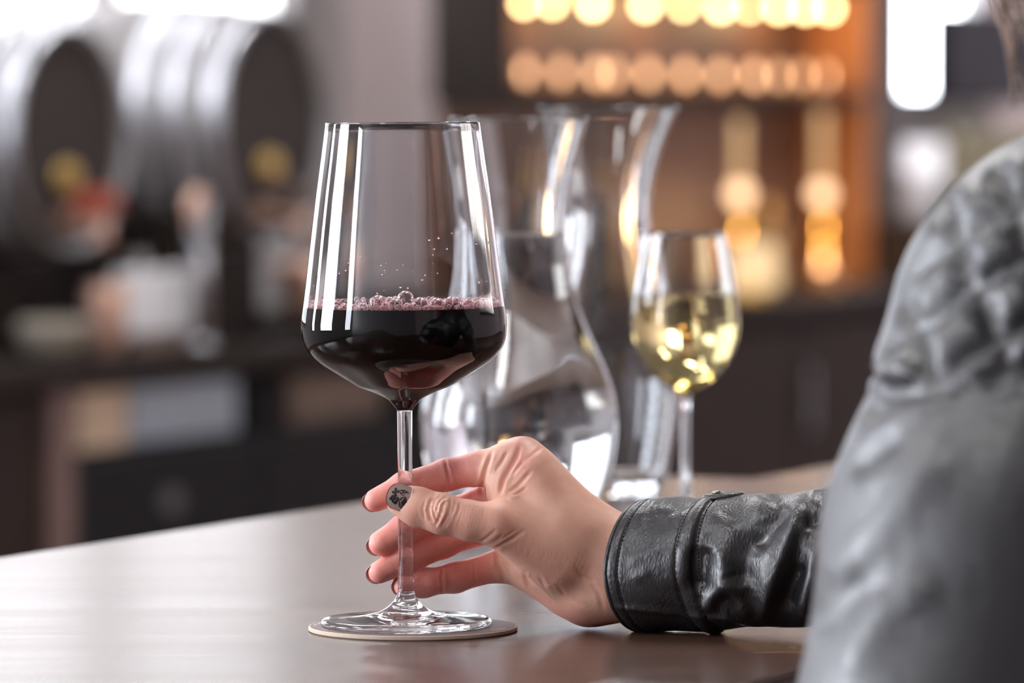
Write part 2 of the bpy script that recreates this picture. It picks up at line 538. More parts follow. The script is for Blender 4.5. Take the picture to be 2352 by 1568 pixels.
for k in range(330):
    a = RNG.uniform(0, 2 * math.pi)
    r = RNG.uniform(.0005, .0014)
    R_ = WR - r - abs(RNG.normal(0, .002))
    small.append(ico(r, GB + np.array([R_ * math.cos(a), R_ * math.sin(a), WZ + r * RNG.uniform(.3, 1.6)]), 2))
for k in range(70):
    a = -math.pi / 2 + RNG.uniform(-1.5, 1.5)
    z_ = WZ + RNG.uniform(.001, .006)
    r = RNG.uniform(.0004, .0009)
    small.append(ico(r, GB + np.array([(WR - r) * math.cos(a), (WR - r) * math.sin(a), z_]), 1))
V, F = merge(*small)
tag(mesh_obj('foam', tilted(V), F, M_bub, wine, True), kind='stuff')
# droplets on the inner wall
M_drop = glassy('wine_droplet', (0.95, 0.80, 0.82), 1.34)
drops = []
ibA = np.array(ib)
for k in range(46):
    z_ = WZ + .003 + abs(RNG.normal(0, .016))
    R_ = float(np.interp(z_, ibA[:, 1], ibA[:, 0]))
    a = RNG.uniform(0, 2 * math.pi)
    r = RNG.uniform(.00025, .0007)
    drops.append(ico(r, GB + np.array([R_ * math.cos(a), R_ * math.sin(a), z_]), 1))
V, F = merge(*drops)
tag(mesh_obj('droplets', tilted(V), F, M_drop, glass, True), kind='stuff')

# ---- white wine glass
def vessel_rows(cx, Y):
    k = FPX / (Y / math.cos(PITCH))
    base = None
    def z_(py):
        return float(at_y(cx, py, Y)[2])
    return k, z_
Y_W = 2.885
kw, zw = vessel_rows(1573, Y_W)
WX = float(at_y(1574, 1180, Y_W)[0])
WB = np.array([WX, Y_W, -0.0005])
w_out = [(902, 13), (896, 22), (885, 42), (868, 66), (845, 88), (815, 107), (785, 118), (755, 123), (725, 123.5), (695, 121.5), (650, 115), (600, 106), (560, 98), (534, 92)]
wo = smooth_profile([(h / kw, zw(r)) for r, h in w_out], 4)
wi = [tuple(p) for p in offset(wo, .0014, .0009) if p[0] > .003 and p[1] > wo[0][1] + .0012]
wi_pole = (0, wi[0][1] - .0006)
wz_rim = wo[-1][1]
w_bowl = wo + [(wo[-1][0] - .0004, wz_rim + .0006), (wi[-1][0], wz_rim + .0002)] + wi[::-1] + [wi_pole]
w_stem = smooth_profile([wo[0], (13 / kw, zw(920)), (11.5 / kw, zw(950)), (11 / kw, zw(1050)), (13 / kw, zw(1110)), (19 / kw, zw(1145)), (26 / kw, zw(1158))], 5)
w_foot = smooth_profile([w_stem[-1], (45 / kw, zw(1158) - .0035), (90 / kw, .0045), (118 / kw, .003), (126 / kw, .002), (124 / kw, .0004)], 5) + [(60 / kw, .0006), (0, .0009)]
wg = empty('white_wine_glass', WB)
tag(wg, 'small stemmed tulip glass of pale yellow white wine behind the sleeve', 'wine glass')
for nm, pr in (('bowl', w_bowl), ('stem', w_stem[::-1]), ('foot', w_foot[::-1])):
    V, F = lathe(pr, 96, WB)
    mesh_obj(nm, V, F, M_glass2, wg, True)
M_white = glassy('white_wine_liquid', (0.96, 0.87, 0.60), 1.34)
lz = zw(672)
li = [p for p in wi if p[1] < lz]
V, F = lathe([(0, wi_pole[1] - .0002)] + [(r + .0002, z) for r, z in li] + [(li[-1][0] - .0001, lz), (li[-1][0] - .0012, lz - .0007), (0, lz - .0008)], 96, WB)
tag(mesh_obj('white_wine', V, F, M_white, None, True), 'pale yellow white wine filling the small tulip glass', 'wine')

# ---- carafes
def carafe(cx, Y, rows, label, base_t, water_row=None):
    k, z_ = vessel_rows(cx, Y)
    B = np.array([float(at_y(cx, 1180, Y)[0]), Y, -0.0004])
    o = [(0, .0005), (rows[0][1] / k - .004, 0.0003), (rows[0][1] / k - .001, .0012)] + smooth_profile([(h / k, .004 if r is None else z_(r)) for r, h in rows], 5)
    oo = o[3:]
    i_ = [tuple(p) for p in offset(oo, .0024, .0020) if p[1] > base_t]
    i_ = [(0, base_t - .001), (i_[0][0] * .6, base_t - .0006), (i_[0][0] * .93, base_t + .0006)] + i_
    tz = oo[-1][1]
    prof_ = o + [(oo[-1][0] - .0004, tz + .0010), (i_[-1][0] + .0004, tz + .0010)] + i_[::-1]
    t = mesh_obj('glass_carafe', *lathe(prof_, 96, B), M_glass2, None, True)
    tag(t, label, 'carafe')
    if water_row:
        wz_ = z_(water_row)
        l_ = [p for p in i_ if 0 < p[0] and p[1] < wz_]
        Vw, Fw = lathe([(0, base_t - .0012)] + [(r + .0002, z) for r, z in l_] + [(l_[-1][0] + .0001, wz_), (l_[-1][0] - .001, wz_ - .0006), (0, wz_ - .0007)], 96, B)
        w_ = mesh_obj('water', Vw, Fw, M_water, None, True)
        tag(w_, 'clear water standing in the front carafe up to its neck', 'water')
    return t
M_water = glassy('still_water', (0.985, 0.99, 0.995), 1.33)
rows1 = [(None, 172), (1150, 188), (1110, 204), (1060, 217), (1010, 224), (960, 226), (915, 221), (860, 204), (800, 177), (740, 150), (680, 130), (620, 117), (570, 111), (520, 109), (460, 113), (400, 123), (340, 138), (300, 149), (272, 157)]
carafe(1192, 2.87, rows1, 'wide clear glass carafe of water standing behind the hand', .010, 535)
rows2 = [(None, 118), (1110, 128), (1060, 141), (1010, 152), (960, 160), (915, 166), (870, 168), (820, 165), (770, 156), (710, 140), (650, 122), (590, 106), (540, 97), (490, 94), (430, 99), (370, 112), (310, 132), (270, 148), (247, 159)]
carafe(1397, 3.06, rows2, 'slim empty clear glass carafe between water carafe and white wine', .012, None)
# ------------------------------------------------------------------ the guest: signed-distance modelling
def surface_nets(Fd, origin, h):
    """polygonise the zero level of a sampled distance field"""
    S = Fd < 0
    nx, ny, nz = Fd.shape
    c = np.zeros((nx - 1, ny - 1, nz - 1), np.int8)
    for i in (0, 1):
        for j in (0, 1):
            for k in (0, 1):
                c += S[i:nx - 1 + i, j:ny - 1 + j, k:nz - 1 + k]
    act = (c > 0) & (c < 8)
    ids = np.argwhere(act)
    idx = np.full(act.shape, -1, np.int64)
    idx[act] = np.arange(len(ids))
    acc = np.zeros((len(ids), 3)); cnt = np.zeros(len(ids))
    corners = [(i, j, k) for i in (0, 1) for j in (0, 1) for k in (0, 1)]
    for a in corners:
        for ax in range(3):
            if a[ax] == 0:
                b = list(a); b[ax] = 1
                fa = Fd[ids[:, 0] + a[0], ids[:, 1] + a[1], ids[:, 2] + a[2]]
                fb = Fd[ids[:, 0] + b[0], ids[:, 1] + b[1], ids[:, 2] + b[2]]
                m = (fa < 0) != (fb < 0)
                t = np.where(m, fa / np.where(m, fa - fb, 1), 0)
                p = np.array(a)[None, :] + np.zeros((len(ids), 3))
                p[:, ax] += t
                acc[m] += p[m]; cnt[m] += 1
    V = (ids + acc / cnt[:, None]) * h + origin
    Q = []
    for ax in range(3):
        o1, o2 = (ax + 1) % 3, (ax + 2) % 3
        sl0 = [slice(None)] * 3; sl1 = [slice(None)] * 3
        sl0[ax] = slice(0, -1); sl1[ax] = slice(1, None)
        for o in (o1, o2):
            sl0[o] = slice(1, -1); sl1[o] = slice(1, -1)
        A, B = S[tuple(sl0)], S[tuple(sl1)]
        for flip, m in ((False, A & ~B), (True, ~A & B)):
            e = np.argwhere(m)
            e[:, o1] += 1; e[:, o2] += 1
            q = []
            for d1, d2 in ((-1, -1), (0, -1), (0, 0), (-1, 0)):
                t = e.copy(); t[:, o1] += d1; t[:, o2] += d2
                q.append(idx[t[:, 0], t[:, 1], t[:, 2]])
            q = np.stack(q, 1)
            Q.append(q[:, ::-1] if flip else q)
    return V, np.vstack(Q)

def relax(V, Q, n=2, w=0.5):
    E = np.vstack([Q[:, [0, 1]], Q[:, [1, 2]], Q[:, [2, 3]], Q[:, [3, 0]]])
    E = np.vstack([E, E[:, ::-1]])
    deg = np.bincount(E[:, 0], minlength=len(V))[:, None].astype(float)
    for it in range(n):
        for s in (w, -w * 1.03):           # Taubin: no shrinking
            M_ = np.zeros_like(V)
            for a in range(3):
                M_[:, a] = np.bincount(E[:, 0], weights=V[E[:, 1], a], minlength=len(V))
            V = V + s * (M_ / deg - V)
    return V

def vnormals(V, Q):
    n_ = np.cross(V[Q[:, 2]] - V[Q[:, 0]], V[Q[:, 3]] - V[Q[:, 1]])
    out = np.zeros_like(V)
    for c in range(Q.shape[1]):
        for a in range(3):
            out[:, a] += np.bincount(Q[:, c], weights=n_[:, a], minlength=len(V))
    return out / (np.linalg.norm(out, axis=1)[:, None] + 1e-12)

class Field:
    def __init__(self, lo, hi, h):
        self.lo = np.array(lo, float); self.h = h
        self.n = np.ceil((np.array(hi) - self.lo) / h).astype(int) + 1
        ax = [self.lo[i] + h * np.arange(self.n[i]) for i in range(3)]
        self.P = np.stack(np.meshgrid(*ax, indexing='ij'), -1).astype(np.float32)
    def cone(self, a, b, ra, rb, scale=None):
        """tapered capsule; scale squeezes space about the segment (x, y, z)"""
        a = np.asarray(a, np.float32); b = np.asarray(b, np.float32)
        s = np.ones(3, np.float32) if scale is None else np.asarray(scale, np.float32)
        m = max(ra, rb) + 26 * self.h               # only the neighbourhood of the segment matters
        i0 = np.clip(np.floor((np.minimum(a, b) - m - self.lo) / self.h).astype(int), 0, self.n)
        i1 = np.clip(np.ceil((np.maximum(a, b) + m - self.lo) / self.h).astype(int) + 1, 0, self.n)
        out = np.full(tuple(self.n), 24 * self.h, np.float32)
        sl = tuple(slice(p, q) for p, q in zip(i0, i1))
        P = self.P[sl]
        pa = (P - a) / s; ba = (b - a) / s
        t = np.clip((pa @ ba) / max(float(ba @ ba), 1e-12), 0, 1)
        d = np.sqrt(((pa - t[..., None] * ba) ** 2).sum(-1)) - (ra + (rb - ra) * t)
        out[sl] = np.minimum(d * float(s.min()), 24 * self.h)
        return out
    def ell(self, c, r):
        c = np.asarray(c, np.float32); r = np.asarray(r, np.float32)
        q = (self.P - c)
        k0 = np.sqrt(((q / r) ** 2).sum(-1)); k1 = np.sqrt(((q / (r * r)) ** 2).sum(-1)) + 1e-9
        return (k0 * (k0 - 1) / k1).astype(np.float32)
    def mesh(self, D):
        return surface_nets(D, self.lo, self.h)

def smin(a, b, k):
    hh = np.maximum(k - np.abs(a - b), 0) / k
    return np.minimum(a, b) - hh * hh * k * 0.25

def smax(a, b, k):
    return -smin(-a, -b, k)

def seg_dist(px, py, pts):
    d = np.full(len(px), 1e9)
    s = np.zeros(len(px))
    pts = np.array(pts, float)
    L = np.concatenate([[0], np.cumsum(np.linalg.norm(np.diff(pts, axis=0), axis=1))])
    for i in range(len(pts) - 1):
        a, b = pts[i], pts[i + 1]
        v = b - a
        t = np.clip(((px - a[0]) * v[0] + (py - a[1]) * v[1]) / (v @ v), 0, 1)
        dd = np.hypot(px - a[0] - t * v[0], py - a[1] - t * v[1])
        m = dd < d
        d[m] = dd[m]; s[m] = ((L[i] + t * (L[i + 1] - L[i])) / L[-1])[m]
    return d, s

def relief(V, Nn, lines, conv=lambda p: p, facing=0.12):
    """sculpt grooves / ridges along traced lines on the side that faces the photographer"""
    px, py = project(V)
    out = np.zeros(len(V))
    view = V - np.array([0, 0, CAM_Z]); view /= np.linalg.norm(view, axis=1)[:, None]
    f = -(Nn * view).sum(1)
    g = np.clip((f - facing) / 0.25, 0, 1)
    for pts, w, dep in lines:
        pts = [conv(p) for p in pts]
        d, s = seg_dist(px, py, pts)
        fade = np.clip(np.minimum(s, 1 - s) / 0.18, 0, 1) ** 0.7 * 0.85 + 0.15
        prof_ = np.exp(-(d / w) ** 2)
        if dep < 0:
            prof_ = prof_ - 0.35 * np.exp(-((d - 2.0 * w) / (1.1 * w)) ** 2)
        out += dep * prof_ * fade * g
    return V + Nn * out[:, None]

# ---- the right hand.  hz(): zoomed-picture coordinates of the hand close-up -> pixels
def hz(p):
    return (780 + p[0] / 3.1357, 980 + p[1] / 3.136)
def J(zx, zy_, dy):
    px, py = hz((zx, zy_))
    return at_y(px, py, Y0 + dy / 1000.0)
def R(z):                        # radius given in zoomed pixels
    return z / 3.136 / PXM

HF = Field((-.0720, Y0 - .036, -.002), (.0790, Y0 + .060, .0930), .00062)
fingers = {
    # joint, joint, ... each (zx, zy, dY mm, radius in zoomed px)
    'index':  [(1300, 235, 10, 128), (1010, 300, 15, 122), (770, 345, 15.8, 112), (470, 430, 9.8, 103), (262, 528, 5.8, 84)],
    'middle': [(1330, 420, 18, 118), (1000, 560, 22, 112), (740, 640, 19.3, 112), (470, 745, 11.0, 112), (300, 838, 6.0, 93)],
    'ring':   [(1360, 640, 24, 115), (1000, 745, 27, 104), (740, 835, 21, 108), (470, 955, 10.5, 106), (288, 1046, 5.5, 82)],
    'little': [(1400, 905, 27, 112), (1130, 1005, 27, 108), (830, 1085, 20.5, 106), (600, 1125, 12.6, 100), (470, 1145, 8.1, 80)],
}
thumb = [(1560, 960, -2, 215), (1120, 700, -14, 148), (940, 675, -15, 134), (745, 628, -14.0, 137), (560, 575, -11.4, 132), (452, 535, -10.5, 112)]
BIG = np.float32(1.0)
fd = {}
for nm, js in fingers.items():
    d = None
    for (x0, y0, z0, r0), (x1, y1, z1, r1) in zip(js[:-1], js[1:]):
        c = HF.cone(J(x0, y0, z0), J(x1, y1, z1), R(r0), R(r1))
        d = c if d is None else smin(d, c, .003)
    # soft finger pad
    a, b = js[-2], js[-1]
    fd[nm] = d
dt = None
for (x0, y0, z0, r0), (x1, y1, z1, r1) in zip(thumb[:-1], thumb[1:]):
    c = HF.cone(J(x0, y0, z0), J(x1, y1, z1), R(r0), R(r1))
    dt = c if dt is None else smin(dt, c, .004)
# palm
palm = HF.cone(J(1330, 225, 12), J(1900, 850, 8), R(140), R(200))                       # index metacarpal
palm = smin(palm, HF.cone(J(1370, 420, 19), J(1950, 930, 14), R(140), R(200)), .008)
palm = smin(palm, HF.cone(J(1400, 640, 24), J(1980, 1000, 14), R(135), R(200)), .008)
palm = smin(palm, HF.cone(J(1440, 900, 26), J(1980, 1080, 12), R(125), R(200)), .008)
palm = smin(palm, HF.cone(J(1480, 1010, 22), J(1800, 1180, 8), R(130), R(222)), .008)   # heel of the hand
palm = smin(palm, HF.cone(J(1800, 1180, 8), J(2150, 1160, 4), R(225), R(215)), .010)
wrist = HF.cone(J(1850, 930, 4), J(2700, 1080, -14), R(300), R(335), (1, .80, 1))
palm = smin(palm, HF.cone(J(1265, 1000, 25), J(1620, 1150, 16), R(135), R(190)), .008)   # little finger side
palm = smin(palm, wrist, .012)
# web between thumb and index, and the fleshy first interosseous
web = HF.cone(J(1390, 330, 3), J(1640, 800, -1), R(150), R(230))
web = smin(web, HF.cone(J(1230, 585, -4), J(1500, 760, -3), R(90), R(180)), .010)
web = smin(web, HF.cone(J(1175, 290, 10), J(1165, 470, 5), R(125), R(105)), .010)
palm = smin(palm, web, .012)
hand = smin(palm, dt, .007)
fall = None
for nm in ('index', 'middle', 'ring', 'little'):
    fall = fd[nm] if fall is None else smin(fall, fd[nm], .0009)
hand = smin(hand, fall, .0045)
# hollow where index base meets the web (keeps the gap above the thumb open)
gap = HF.cone(J(1010, 515, -12), J(1000, 505, 12), R(26), R(12))
hand = smax(hand, -gap, .003)
V, Q = HF.mesh(hand)
V = relax(V, Q, 2)
Nn = vnormals(V, Q)
# tint: finger flesh is pinker than the back of the hand
def sample(D, V):
    i = np.clip(np.rint((V - HF.lo) / HF.h).astype(int), 0, np.array(D.shape) - 1)
    return D[i[:, 0], i[:, 1], i[:, 2]]
sf, sp, st = sample(fall, V), sample(palm, V), sample(dt, V)
pink = np.clip((sp - sf) / .006, 0, 1) * 0.95
pink = np.maximum(pink, np.clip((sp - st) / .012, 0, 1) * .28)
hx, hy = project(V)
heel = np.clip((hy - (1345 + (hx - 1200) * .30)) / 45, 0, 1) * (hx > 1150) * .55
pink = np.maximum(pink, heel)
# knuckle blush
pink = np.maximum(pink, .45 * np.exp(-((hx - 1205) ** 2 + (hy - 1040) ** 2) / 45 ** 2))
lines = [
    # thumb knuckle whorl
    ([(690, 500), (655, 545), (640, 600), (655, 660), (690, 700)], 4.0, -.00055),
    ([(735, 495), (690, 530), (672, 590), (690, 650), (715, 690)], 3.2, -.00055),
    ([(775, 505), (735, 520), (705, 560), (700, 610), (725, 650)], 3.0, -.00050),
    ([(770, 540), (745, 560), (735, 600), (725, 640), (690, 715)], 3.0, -.00055),
    ([(800, 510), (800, 570), (780, 640), (730, 720)], 3.4, -.00055),
    ([(830, 525), (822, 590), (790, 670), (750, 730)], 3.2, -.00042),
    ([(870, 535), (850, 620), (800, 710)], 3.0, -.00022),
    ([(620, 530), (600, 590), (615, 660)], 3.0, -.00022),
    # folds of the web
    ([(1300, 130), (1270, 230), (1180, 380), (1150, 500)], 5.0, -.0012),
    ([(1210, 175), (1170, 250), (1120, 320)], 4.2, -.00065),
    ([(1100, 180), (1055, 300), (1025, 420), (1022, 480)], 4.4, -.0011),
    ([(1380, 320), (1290, 420), (1200, 490)], 4.4, -.00075),
    ([(1350, 440), (1280, 480), (1210, 497)], 3.0, -.00040),
    ([(1320, 250), (1240, 350)], 3.4, -.00045),
    # finger joints
    ([(760, 235), (770, 300), (800, 410)], 3.6, -.00060),
    ([(790, 235), (800, 290)], 2.6, -.00022),
    ([(455, 320), (470, 400)], 3.0, -.00040),
    ([(745, 1020), (735, 1100), (745, 1210)], 3.4, -.00045),
    ([(970, 960), (975, 1050), (985, 1160)], 3.0, -.00030),
    ([(440, 840), (425, 930)], 2.6, -.00030),
    # thumb base and palm creases
    ([(1340, 740), (1250, 800), (1150, 860), (1095, 885)], 4.0, -.00042),
    ([(1290, 730), (1200, 790), (1100, 845)], 3.2, -.00026),
    ([(1130, 740), (1060, 800), (1010, 830)], 3.6, -.00040),
    ([(1180, 770), (1110, 830)], 3.0, -.00030),
    ([(1330, 1045), (1345, 1110), (1365, 1165)], 4.0, -.0011),
    ([(1130, 895), (1140, 1000), (1185, 1105)], 4.4, -.0012),
    ([(1440, 1075), (1490, 1190), (1560, 1290)], 4.2, -.00040),
    ([(1560, 1130), (1620, 1210), (1760, 1300)], 4.0, -.00028),
    ([(1800, 1090), (1870, 1200), (1900, 1330)], 5.0, -.00036),
    ([(1690, 1010), (1760, 1080), (1840, 1120)], 5.0, -.00035),
    ([(1480, 130), (1400, 190), (1340, 240)], 4.0, -.00025),
]
# fine skin lines fanning over the thumb base
for k in range(26):
    x = 1330 + 24 * k + RNG.uniform(-8, 8); y = 790 + 9 * k + RNG.uniform(-40, 40)
    lines.append(([(x, y), (x - 35, y + 55), (x - 55, y + 110 + RNG.uniform(-20, 30))], 2.0, -.00007))
for k in range(8):               # close wrinkles behind the thumb knuckle
    x = 850 + 26 * k
    lines.append(([(x + 18, 548), (x, 640), (x - 40, 745)], 2.4, -.00013))
lines = [(p, w, d * (.80 if abs(d) > .0006 else .75 if p[0][1] > 690 and p[0][0] > 900 else 1.2)) for p, w, d in lines]
V = relief(V, Nn, lines, hz)

def skin_material():
    m, nt, b = new_mat('skin')
    at = nt.nodes.new('ShaderNodeAttribute'); at.attribute_name = 'pink'
    tc = nt.nodes.new('ShaderNodeTexCoord')
    n1 = nt.nodes.new('ShaderNodeTexNoise'); n1.inputs['Scale'].default_value = 130; n1.inputs['Detail'].default_value = 3
    nt.links.new(tc.outputs['Object'], n1.inputs['Vector'])
    mix = nt.nodes.new('ShaderNodeMix'); mix.data_type = 'RGBA'
    mix.inputs['A'].default_value = (0.86, 0.51, 0.38, 1)
    mix.inputs['B'].default_value = (0.90, 0.37, 0.32, 1)
    nt.links.new(at.outputs['Fac'], mix.inputs['Factor'])
    m2 = nt.nodes.new('ShaderNodeMix'); m2.data_type = 'RGBA'; m2.blend_type = 'MULTIPLY'
    m2.inputs['Factor'].default_value = 0.5
    rmp = nt.nodes.new('ShaderNodeValToRGB')
    rmp.color_ramp.elements[0].color = (.86, .74, .72, 1); rmp.color_ramp.elements[0].position = .3
    rmp.color_ramp.elements[1].color = (1, 1, 1, 1); rmp.color_ramp.elements[1].position = .65
    nt.links.new(n1.outputs['Fac'], rmp.inputs['Fac'])
    nt.links.new(mix.outputs['Result'], m2.inputs['A']); nt.links.new(rmp.outputs['Color'], m2.inputs['B'])
    nt.links.new(m2.outputs['Result'], b.inputs['Base Color'])
    vo = nt.nodes.new('ShaderNodeTexVoronoi'); vo.inputs['Scale'].default_value = 1500
    mp = nt.nodes.new('ShaderNodeMapping'); mp.inputs['Scale'].default_value = (1, 1, .55); mp.inputs['Rotation'].default_value = (0, .6, 0)
    nt.links.new(tc.outputs['Object'], mp.inputs['Vector']); nt.links.new(mp.outputs['Vector'], vo.inputs['Vector'])
    bp = nt.nodes.new('ShaderNodeBump'); bp.inputs['Strength'].default_value = 0.22; bp.inputs['Distance'].default_value = 0.0003
    nt.links.new(vo.outputs['Distance'], bp.inputs['Height']); nt.links.new(bp.outputs['Normal'], b.inputs['Normal'])
    setp(b, rough=0.46, spec=0.42, sss=0.28, sss_r=(1.0, 0.35, 0.2), sss_s=0.0035)
    return m
M_skin = skin_material()

# ---- body under the clothes (coarse field): head, neck, torso, arms, seated legs
FACE = np.array([-.80, .60, 0])            # the way the guest faces
SIDE = np.array([.60, .80, 0])             # towards the guest's right shoulder
LSH = np.array([.207, 1.845, .148])        # left shoulder joint
RSH = LSH + SIDE * .335 + np.array([0, 0, .008])
MID = (LSH + RSH) / 2
NECK = MID - FACE * .02 + np.array([0, 0, .06])
HEAD = NECK + FACE * .045 + np.array([0, 0, .175])
HIP = MID - FACE * .10 + np.array([0, 0, -.47])
ELB_R = np.array([.292, 2.195, .046])
ELB_L = at_y(2225, 1750, 1.80)
WR_L = ELB_L + FACE * .16 + np.array([.09, .06, -.17])

def coarse(parts, lo, hi, h, k):
    f = Field(lo, hi, h)
    d = None
    for p in parts:
        c = f.cone(*p) if len(p) >= 4 else f.ell(*p)
        d = c if d is None else smin(d, c, k)
    return f, d

lo = np.array([-.02, 1.55, -.56]); hi = np.array([.62, 2.50, .68])
bf, bd = coarse([
    (MID + np.array([0, 0, -.02]), MID + np.array([0, 0, -.25]) - FACE * .03, .095, .085),
    (LSH + SIDE * .05, RSH - SIDE * .05, .055, .055),
    (MID + np.array([0, 0, -.25]) - FACE * .03, HIP, .095, .115),
    (NECK + np.array([0, 0, -.05]), NECK + np.array([0, 0, .09]) + FACE * .02, .055, .050),
    (LSH, ELB_L, .040, .034), (RSH, ELB_R, .040, .034),
    (ELB_L, WR_L, .032, .022),
    (ELB_R, at_y(1640, 1306, Y0 - .013), .028, .020),
], lo, hi, .0055, .03)
head = smin(bf.ell(HEAD, (.078, .080, .105)), bf.ell(HEAD + FACE * .030 + np.array([0, 0, -.055]), (.056, .056, .062)), .03)
head = smin(head, bf.ell(HEAD - FACE * .025 + np.array([0, 0, .02]), (.082, .082, .085)), .03)
head = smin(head, bf.cone(HEAD + FACE * .080 + np.array([0, 0, .014]), HEAD + FACE * .094 + np.array([0, 0, -.022]), .010, .012), .016)   # nose
head = smin(head, bf.cone(HEAD + FACE * .090 - SIDE * .016 + np.array([0, 0, -.056]), HEAD + FACE * .090 + SIDE * .016 + np.array([0, 0, -.056]), .008, .008), .008)  # lips
for s_ in (-1, 1):
    head = smin(head, bf.ell(HEAD - FACE * .005 + SIDE * s_ * .080 + np.array([0, 0, -.01]), (.014, .014, .030)), .006)      # ear
    head = smax(head, -bf.ell(HEAD + FACE * .090 + SIDE * s_ * .032 + np.array([0, 0, .006]), (.018, .018, .012)), .010)    # eye socket
    bd = smin(bd, bf.cone(HIP, HIP + FACE * .40 + SIDE * s_ * .10 + np.array([0, 0, .02]), .085, .062), .03)
bd = smin(bd, head, .025)
Vb, Qb = bf.mesh(bd)
Vb = relax(Vb, Qb, 2)
nV = len(V)
VV = np.vstack([V, Vb]); QQ = np.vstack([Q, Qb + nV])
guest = empty('person', (float(HIP[0]), float(HIP[1]), float(HIP[2]) - .1))
tag(guest, 'person in a black leather jacket with quilted shoulders holding the wine glass stem', 'person')
body = mesh_obj('body', VV, QQ, M_skin, guest, True)
attr = body.data.attributes.new('pink', 'FLOAT', 'POINT')
attr.data.foreach_set('value', np.concatenate([pink, np.full(len(Vb), .1)]).astype(np.float32))

# eyes, hair
M_eye = plain('eye_white', (0.8, 0.78, 0.76), 0.2)
M_iris = plain('iris_brown', (0.06, 0.03, 0.02), 0.15)
for s_ in (-1, 1):
    c = HEAD + FACE * .070 + SIDE * s_ * .032 + np.array([0, 0, .006])
    e = mesh_obj('eye', *ico(.0125, c), M_eye, guest, True)
    mesh_obj('iris', *ico(.006, c + FACE * .0078, 2), M_iris, e, True)
M_hair = plain('brown_hair', (0.15, 0.080, 0.048), 0.42, 0.5, 300)
hf = Field(HEAD - np.array([.15, .15, .20]), HEAD + np.array([.15, .15, .16]), .004)
hs = smin(hf.ell(HEAD - FACE * .020 + np.array([0, 0, .028]), (.094, .094, .096)), hf.cone(HEAD - FACE * .035 + np.array([0, 0, -.02]), HEAD - FACE * .055 + np.array([0, 0, -.13]), .074, .058), .04)
facecut = hf.ell(HEAD + FACE * .120 + np.array([0, 0, -.040]), (.088, .088, .100))
hs = smax(hs, -facecut, .01)
Vh, Qh = hf.mesh(hs)
hair = mesh_obj('hair', relax(Vh, Qh, 2), Qh, M_hair, guest, True)
locks = []
CROWN = HEAD - FACE * .020 + np.array([0, 0, .122])
for k in range(420):
    # locks from the parting down over the sides and back of the head
    phi = RNG.uniform(-2.45, 2.45)                     # 0 = back of the head, +-pi = face
    d = -FACE * math.cos(phi) + SIDE * math.sin(phi)
    rr_ = .096 + RNG.uniform(0, .006)
    c_ = HEAD - FACE * .020
    drop = RNG.uniform(.20, .27) if abs(phi) < 1.9 else RNG.uniform(.15, .24)
    P_ = [CROWN + d * .012, c_ + d * rr_ * .62 + np.array([0, 0, .104]), c_ + d * rr_ * .97 + np.array([0, 0, .055]), c_ + d * (rr_ + .001) + np.array([0, 0, -.01]),
          c_ + d * (rr_ - .004) + np.array([0, 0, -.09]), c_ + d * (rr_ - .010 + RNG.uniform(-.008, .008)) + SIDE * RNG.normal(0, .006) + np.array([0, 0, -drop])]
    w_ = RNG.uniform(.0022, .0040)
    locks.append(tube(P_, [w_ * .6, w_, w_, w_, w_ * .9, w_ * .25], 5, False))
for k in range(60):
    # a few loose strands falling forward past the left cheek
    t = RNG.uniform(0, 1)
    top = HEAD + np.array([0, 0, .08]) - SIDE * .080 + FACE * RNG.uniform(-.01, .05)
    end = np.array([.180 + .05 * t ** 1.4, 1.850 + RNG.uniform(-.012, .02), .238 + RNG.uniform(-.006, .03)])
    mid = HEAD - SIDE * RNG.uniform(.098, .112) + FACE * RNG.uniform(.01, .075) + np.array([0, 0, -.06])
    P_ = [top, (top + mid) / 2 - SIDE * .016, mid, mid * .45 + end * .55 + np.array([RNG.normal(0, .004), RNG.normal(0, .004), 0]), end]
    locks.append(tube(P_, [.0010, .0012, .0011, .0008, .0003], 5, False))
V2, F2 = merge(*locks)
tag(mesh_obj('hair_strands', V2, F2, M_hair, hair, True), kind='stuff')

